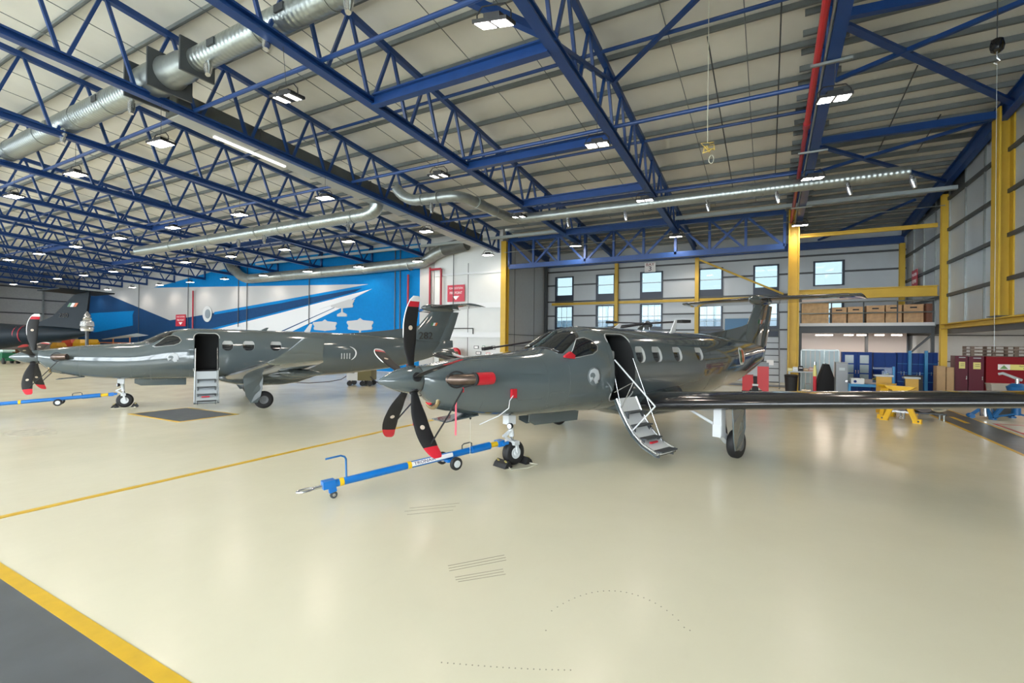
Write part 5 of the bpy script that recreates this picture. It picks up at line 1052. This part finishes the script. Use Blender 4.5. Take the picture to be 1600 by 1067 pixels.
t = thing('extinguisher_post', 'slim red and yellow hydrant post beside the covered machine', 'post', (ux(1273,22.45),22.45,0)); MB().cyl((0,0,0),(0,0,.9),.06,n=12).build('red_body', RED, t, True); MB().lathe([(0,.06),(.1,.07),(.3,.05),(.45,.03)],(0,0,.9),(0,0,1),12).build('yellow_head', HAZ, t, True); MB().cyl((0,0,1.35),(0,0,1.48),.035,n=8).build('cap', STEEL, t)
t = thing('work_table', 'grey work table littered with small parts by the yellow column', 'table', (ux(1232,22.95),22.95,0)); MB().box((0,0,1.0),(.9,.6,1.05)).build('table_top', LGREY, t)
for x in (.03,.87):
    for y in (.04,.56): MB().box((x-.03,y-.03,0),(x+.03,y+.03,1.0)).build('leg', LGREY, t)
MB().box((.62,.1,.5),(.87,.5,.53)).build('shelf', LGREY, t)
random.seed(11)
for i, (m, lab) in enumerate(((HAZ,'yellow tool pouch among the clutter on the grey work table'),(WHT,'white parts tray on the grey work table'),(BLK,'black tool bag on the grey work table'),(PLY,'brown cardboard box on the grey work table'),(mat('pink_box',(.5,.3,.25),.6),'pinkish box on the grey work table'))):
    x = .06+.19*i; t2 = thing('table_item', lab, 'box', (ux(1232,22.95)+x,23.2+.05*(i % 2),1.05)); hgt = .12+.1*(i % 3)*.5; MB().loft([[Vector((q*w_,r*.12,z_)) for q, r in ((-1,-1),(1,-1),(1,1),(-1,1))] for z_, w_ in ((0,.09),(hgt*.9,.085),(hgt,.07))]).build('body', m, t2); MB().box((-.06,-.13,hgt*.55),(.06,-.11,hgt*.7)).build('label', SIGNW, t2)
t = thing('black_bin', 'black ribbed bin in front of the grey work table', 'bin', (ux(1236,22.55),22.55,0)); MB().lathe([(0,.19),(.05,.2),(.75,.24),(.8,.25),(.82,.23)],(0,0,.05),(0,0,1),18).build('body', BLK, t, True); MB().lathe([(0,.25),(.03,.26),(.06,.2)],(0,0,.87),(0,0,1),18).build('lid', BLK, t, True)
for i in range(6): a_ = 2*math.pi*i/6; MB().cyl((.2*math.cos(a_),.2*math.sin(a_),0),(.2*math.cos(a_),.2*math.sin(a_),.06),.02,n=6).build('foot', BLK, t)
t = thing('floor_scrubber', 'red floor scrubbing machine with two tanks beneath the aircraft tail', 'machine', (ux(1180,22.5),22.5,0)); FR = mat('scrubber_red',(.52,.01,.015),.35)
MB().box((-.5,-.32,.08),(.5,.32,.2)).build('chassis', BLK, t); MB().loft([[Vector((x,y,z)) for x, y in ((-.48,-.3),(-.48+w_,-.3),(-.48+w_,.3),(-.48,.3))] for z, w_ in ((.2,.26),(.42,.42),(.86,.40))]).build('front_tank', FR, t, True, 30)
MB().loft([[Vector((x,y,z)) for x, y in ((.5-w_,-.3),(.5,-.3),(.5,.3),(.5-w_,.3))] for z, w_ in ((.2,.2),(.4,.42),(1.24,.42))]).build('rear_tank', FR, t, True, 30); MB().box((.02,-.3,1.24),(.5,.3,1.38)).build('lid', mat('scrubber_grey',(.2,.22,.25),.4), t); MB().box((-.12,-.25,.2),(.12,.25,.8)).build('battery_box', BLK, t); MB().box((-.1,-.31,.42),(.12,-.29,.5)).build('badge', WHT, t)
for x in (-.4,.4):
    for y in (-.28,.28): MB().lathe([(-.03,.02),(-.03,.09),(.03,.09),(.03,.02)],(x,y,.09),(0,1,0),12).build('wheel', BLK, t)
# grey stair to the mezzanine left of the column, notice board
t = thing('access_steps', 'grey steel access steps behind the yellow column', 'steps', (-.3,26.3,0)); 
for i in range(9): MB().box((0,.28*i,.32*i+.3),(.8,.28*i+.25,.32*i+.34)).build('tread', DGREY, t)
for x in (0,.8):
    MB().beam((x,-.1,.05),(x,2.5,2.95),.05,.2).build('stringer', mat('steps_grey',(.2,.21,.22),.5), t); MB().tube([(x,-.1,.9),(x,2.4,3.75),(x,2.7,3.85)],.025,8).build('handrail', mat('steps_grey',(.2,.21,.22),.5), t, True)
    for i in range(3): MB().cyl((x,.9*i+.1,.3+1.03*i),(x,.9*i+.1,1.15+1.04*i),.02,n=6).build('baluster', mat('steps_grey',(.2,.21,.22),.5), t)
MB().box((.25,-.14,1.15),(.55,-.12,1.4)).build('notice', SIGNW, t)
a, b, z = span(1131,1172,496,V2-.1); t = thing('notice_board', 'blue notice board framed in pale grey on the window wall', 'board', (a,V2-.12,z-.95)); w = b-a; MB().box((.06,0,.06),(w-.06,.04,.89)).build('panel', mat('board_blue',(.015,.12,.25),.4), t); MB().box((0,-.02,0),(w,.05,.06)).box((0,-.02,.89),(w,.05,.95)).box((0,-.02,.06),(.06,.05,.89)).box((w-.06,-.02,.06),(w,.05,.89)).build('frame', LGREY, t)
# ---- beside the white wall
t = thing('hose_reel', 'red fire hose reel at the foot of the white wall', 'hose reel', (-16.95,V1-.5,0)); c = at(722,553,y=V1-.6); MB().lathe([(-.12,.1),(-.12,.36),(-.09,.38),(-.08,.27),(.08,.27),(.09,.38),(.12,.36),(.12,.1)],(0,-.1,c.z),(0,1,0),24).build('drum', RED, t, True); MB().lathe([(0,.14),(.03,.12),(.03,.001)],(0,-.22,c.z),(0,-1,0),16).build('hub', WHT, t); MB().box((-.05,-.1,0),(.05,.05,c.z)).build('stand', DGREY, t)
for i, (x0, x1, y0, y1, m) in enumerate(((739,746,540,545,'k'),(742,750,549,554,'k'),(752,756,540,545,'g'),(758,764,551,555,'r'),(766,772,540,546,'k'))):
    a = at(x0,y0,y=V1-.2); b = at(x1,y1,y=V1-.2); t = thing('wall_notice', ['white dark-edged notice','small dark framed notice','small green safety notice','small red notice','dark round topped notice'][i]+' low on the white wall', 'notice', ((a.x+b.x)/2,V1-.09,(a.z+b.z)/2)); w, h = (b.x-a.x)/2, (a.z-b.z)/2
    MB().box((-w,0,-h),(w,.03,h)).build('frame', {'k':DGREY,'g':mat('notice_green',(.02,.2,.1),.5),'r':RED}[m], t); MB().box((-w*.75,-.006,-h*.7),(w*.75,0,h*.7)).build('sheet', SIGNW, t)
a, b, z = span(689,710,549,22.5); t = thing('khaki_cover', 'khaki covered trolley behind the tail of aircraft 282', 'trolley', (a,22.3,0)); MB().loft([[Vector((x,y,z_)) for x, y in ((0,0),(b-a,0),(b-a,.8),(0,.8))] for z_ in (.2,1.2)] + [[Vector((x,y,z)) for x, y in ((.3,.2),(b-a-.05,.2),(b-a-.05,.6),(.3,.6))]]).build('cover', mat('khaki',(.16,.135,.07),.8,noise=.15), t)
for x in (.1, b-a-.1): 
    for y in (.1,.7): MB().cyl((x,y,0),(x,y,.22),.05,n=8).build('leg', DGREY, t)
# ground power cart
t = thing('ground_power_cart', 'white and olive ground power cart behind aircraft 282', 'cart', (-17.0,16.5,0)); t.rotation_euler = (0,0,math.radians(28)); MB().box((-.62,-.4,.26),(-.1,.4,.98)).build('control_cabinet', WHT, t); MB().box((-.1,-.42,.26),(.55,.42,1.02)).build('engine_housing', mat('olive',(.15,.13,.05),.5), t); MB().box((-.06,-.425,.72),(.5,-.41,1.0)).build('yellow_panel', mat('cart_yellow',(.35,.25,.02),.5), t)
for x in (-.5,.1,.45):
    for y in (-.32,.32): w = MB().lathe([(-.04,.03),(-.04,.12),(.04,.12),(.04,.03)],(x,y,.12),(0,1,0),14).build('wheel', BLK, t); MB().box((x-.03,y-.03,.12),(x+.03,y+.03,.28)).build('castor_fork', DGREY, w)
MB().box((-.5,-.41,.6),(-.25,-.4,.8)).build('gauge_panel', DGREY, t); MB().tube([(.5,-.42,.45),(.75,-.5,.25),(1.1,-.5,.08),(1.6,-.4,.03),(2.2,-.2,.02)],.025,6).build('power_cable', BLK, t, True); MB().tube([(-.62,-.2,.5),(-.9,-.3,.3),(-1.4,-.5,.2),(-2.2,-.8,.16),(-3.4,-1.2,.22)],.02,6).build('power_cable', mat('cable_brown',(.06,.03,.02),.6), t, True)
# ---- far left clutter under the dark aircraft
def far(px, py, z=0): return at(px, py, z=z)
def farbox(name, label, cat, px0, px1, pyt, v, m, m2, dep=.8, legs=True):
    a = at(px0,pyt,y=v); b = at(px1,pyt,y=v); w = b.x-a.x; h = max(.4,a.z); t = thing(name,label,cat,(a.x,v,0))
    MB().loft([[Vector((x,y,z)) for x, y in ((w*.05,0),(w*.95,0),(w*.95,dep),(w*.05,dep))] for z in (h*.45,h*.8)]+[[Vector((x,y,h)) for x, y in ((w*.2,.1),(w*.8,.1),(w*.8,dep-.1),(w*.2,dep-.1))]]).build('body', m, t)
    MB().box((0,-.05,h*.38),(w,dep+.05,h*.47)).build('bed', m2, t)
    for x in (w*.1,w*.9):
        for y in (.05,dep-.05): MB().cyl((x,y,0),(x,y,h*.4),.06,n=8).build('leg', DGREY, t)
OR = mat('orange_plastic',(.55,.06,.02),.5); BRN = mat('rust_brown',(.16,.07,.03),.6,noise=.3)
farbox('orange_trolley','bright orange red trolley beneath the dark aircraft tail','trolley',94,112,530,21.5,OR,DGREY); farbox('yellow_trolley','yellow trolley beside the orange trolley','trolley',113,126,530,21.5,YT,DGREY); farbox('yellow_trolley','small yellow trolley by the mural wall','trolley',131,142,530,22.6,YT,DGREY); farbox('mustard_trolley','mustard box trolley beneath the dark aircraft','trolley',78,89,535,20.0,mat('mustard',(.50,.27,.01),.4),DGREY)
farbox('rack_trolley','rust brown rack at the far left wall','rack',-4,10,546,17.5,BRN,DGREY); farbox('rack_trolley','rust brown rack beside the far left rack','rack',14,32,545,18.5,BRN,DGREY)
t = thing('green_cart', 'green towing cart with pale seats at the far left', 'cart', at(12,568,z=0)); GC = mat('cart_green',(.01,.12,.05),.4); 
MB().box((-.9,-.4,.25),(1.0,.4,.45)).build('chassis', GC, t); MB().box((-.3,-.4,.45),(.3,.4,.85)).build('hood', GC, t); MB().box((-.85,-.35,.45),(-.35,.35,.95)).build('seat', mat('pale_mint',(.5,.65,.58),.5), t); MB().box((-.5,-.35,.95),(.25,.35,1.1)).build('canopy', mat('pale_mint',(.5,.65,.58),.5), t)
for x in (-.6,.7):
    for y in (-.4,.4): MB().lathe([(-.08,.05),(-.08,.24),(.08,.24),(.08,.05)],(x,y,.24),(0,1,0),14).build('wheel', BLK, t)
a = at(136,516,y=15.5); t = thing('silver_cone_stand', 'silver stacked cone standing before the blue mural panel', 'stand', (a.x,15.5,0)); zt_ = at(136,485,y=15.5).z; h = zt_-a.z
MB().lathe([(0,.28),(.06,.28),(.08,.1),(a.z-.05,.1)],(0,0,0),(0,0,1),14).build('pedestal', DGREY, t, True)
prf = [(0,.36),(h*.12,.4),(h*.22,.33),(h*.24,.3),(h*.26,.42),(h*.48,.36),(h*.52,.28),(h*.56,.22),(h*.62,.26),(h*.72,.16),(h*.76,.15),(h*.78,.2),(h*.97,.05),(h,.01)]
MB().lathe(prf,(0,0,a.z-.06),(0,0,1),18).build('cone', STEEL, t, True, 30)
a = at(162,530,y=21); b = at(214,523.5,y=21); t = thing('wing_section', 'pale grey wing section resting on trestles before the mural', 'wing section', (a.x,21,0))
MB().loft([[Vector((0,y,a.z+z)) for y, z in ((-.2,0),(0,.04),(.3,0),(0,-.04))],[Vector((b.x-a.x,y,b.z+z)) for y, z in ((-.7,0),(0,.16),(.9,0),(0,-.16))]]).build('panel', mat('wing_pale',(.35,.40,.42),.3), t, True, 40)
for q in (.3,.8): x = (b.x-a.x)*q; MB().cyl((x,0,0),(x,0,a.z+(b.z-a.z)*q-.05),.06,n=8).build('trestle_post', mat('trestle_orange',(.4,.12,.03),.5), t)
MB().beam((-.3,-.3,a.z-.3),(b.x-a.x+2,-.3,a.z-.3),.08,.08).build('barrier_rail', mat('trestle_orange',(.4,.12,.03),.5), t)
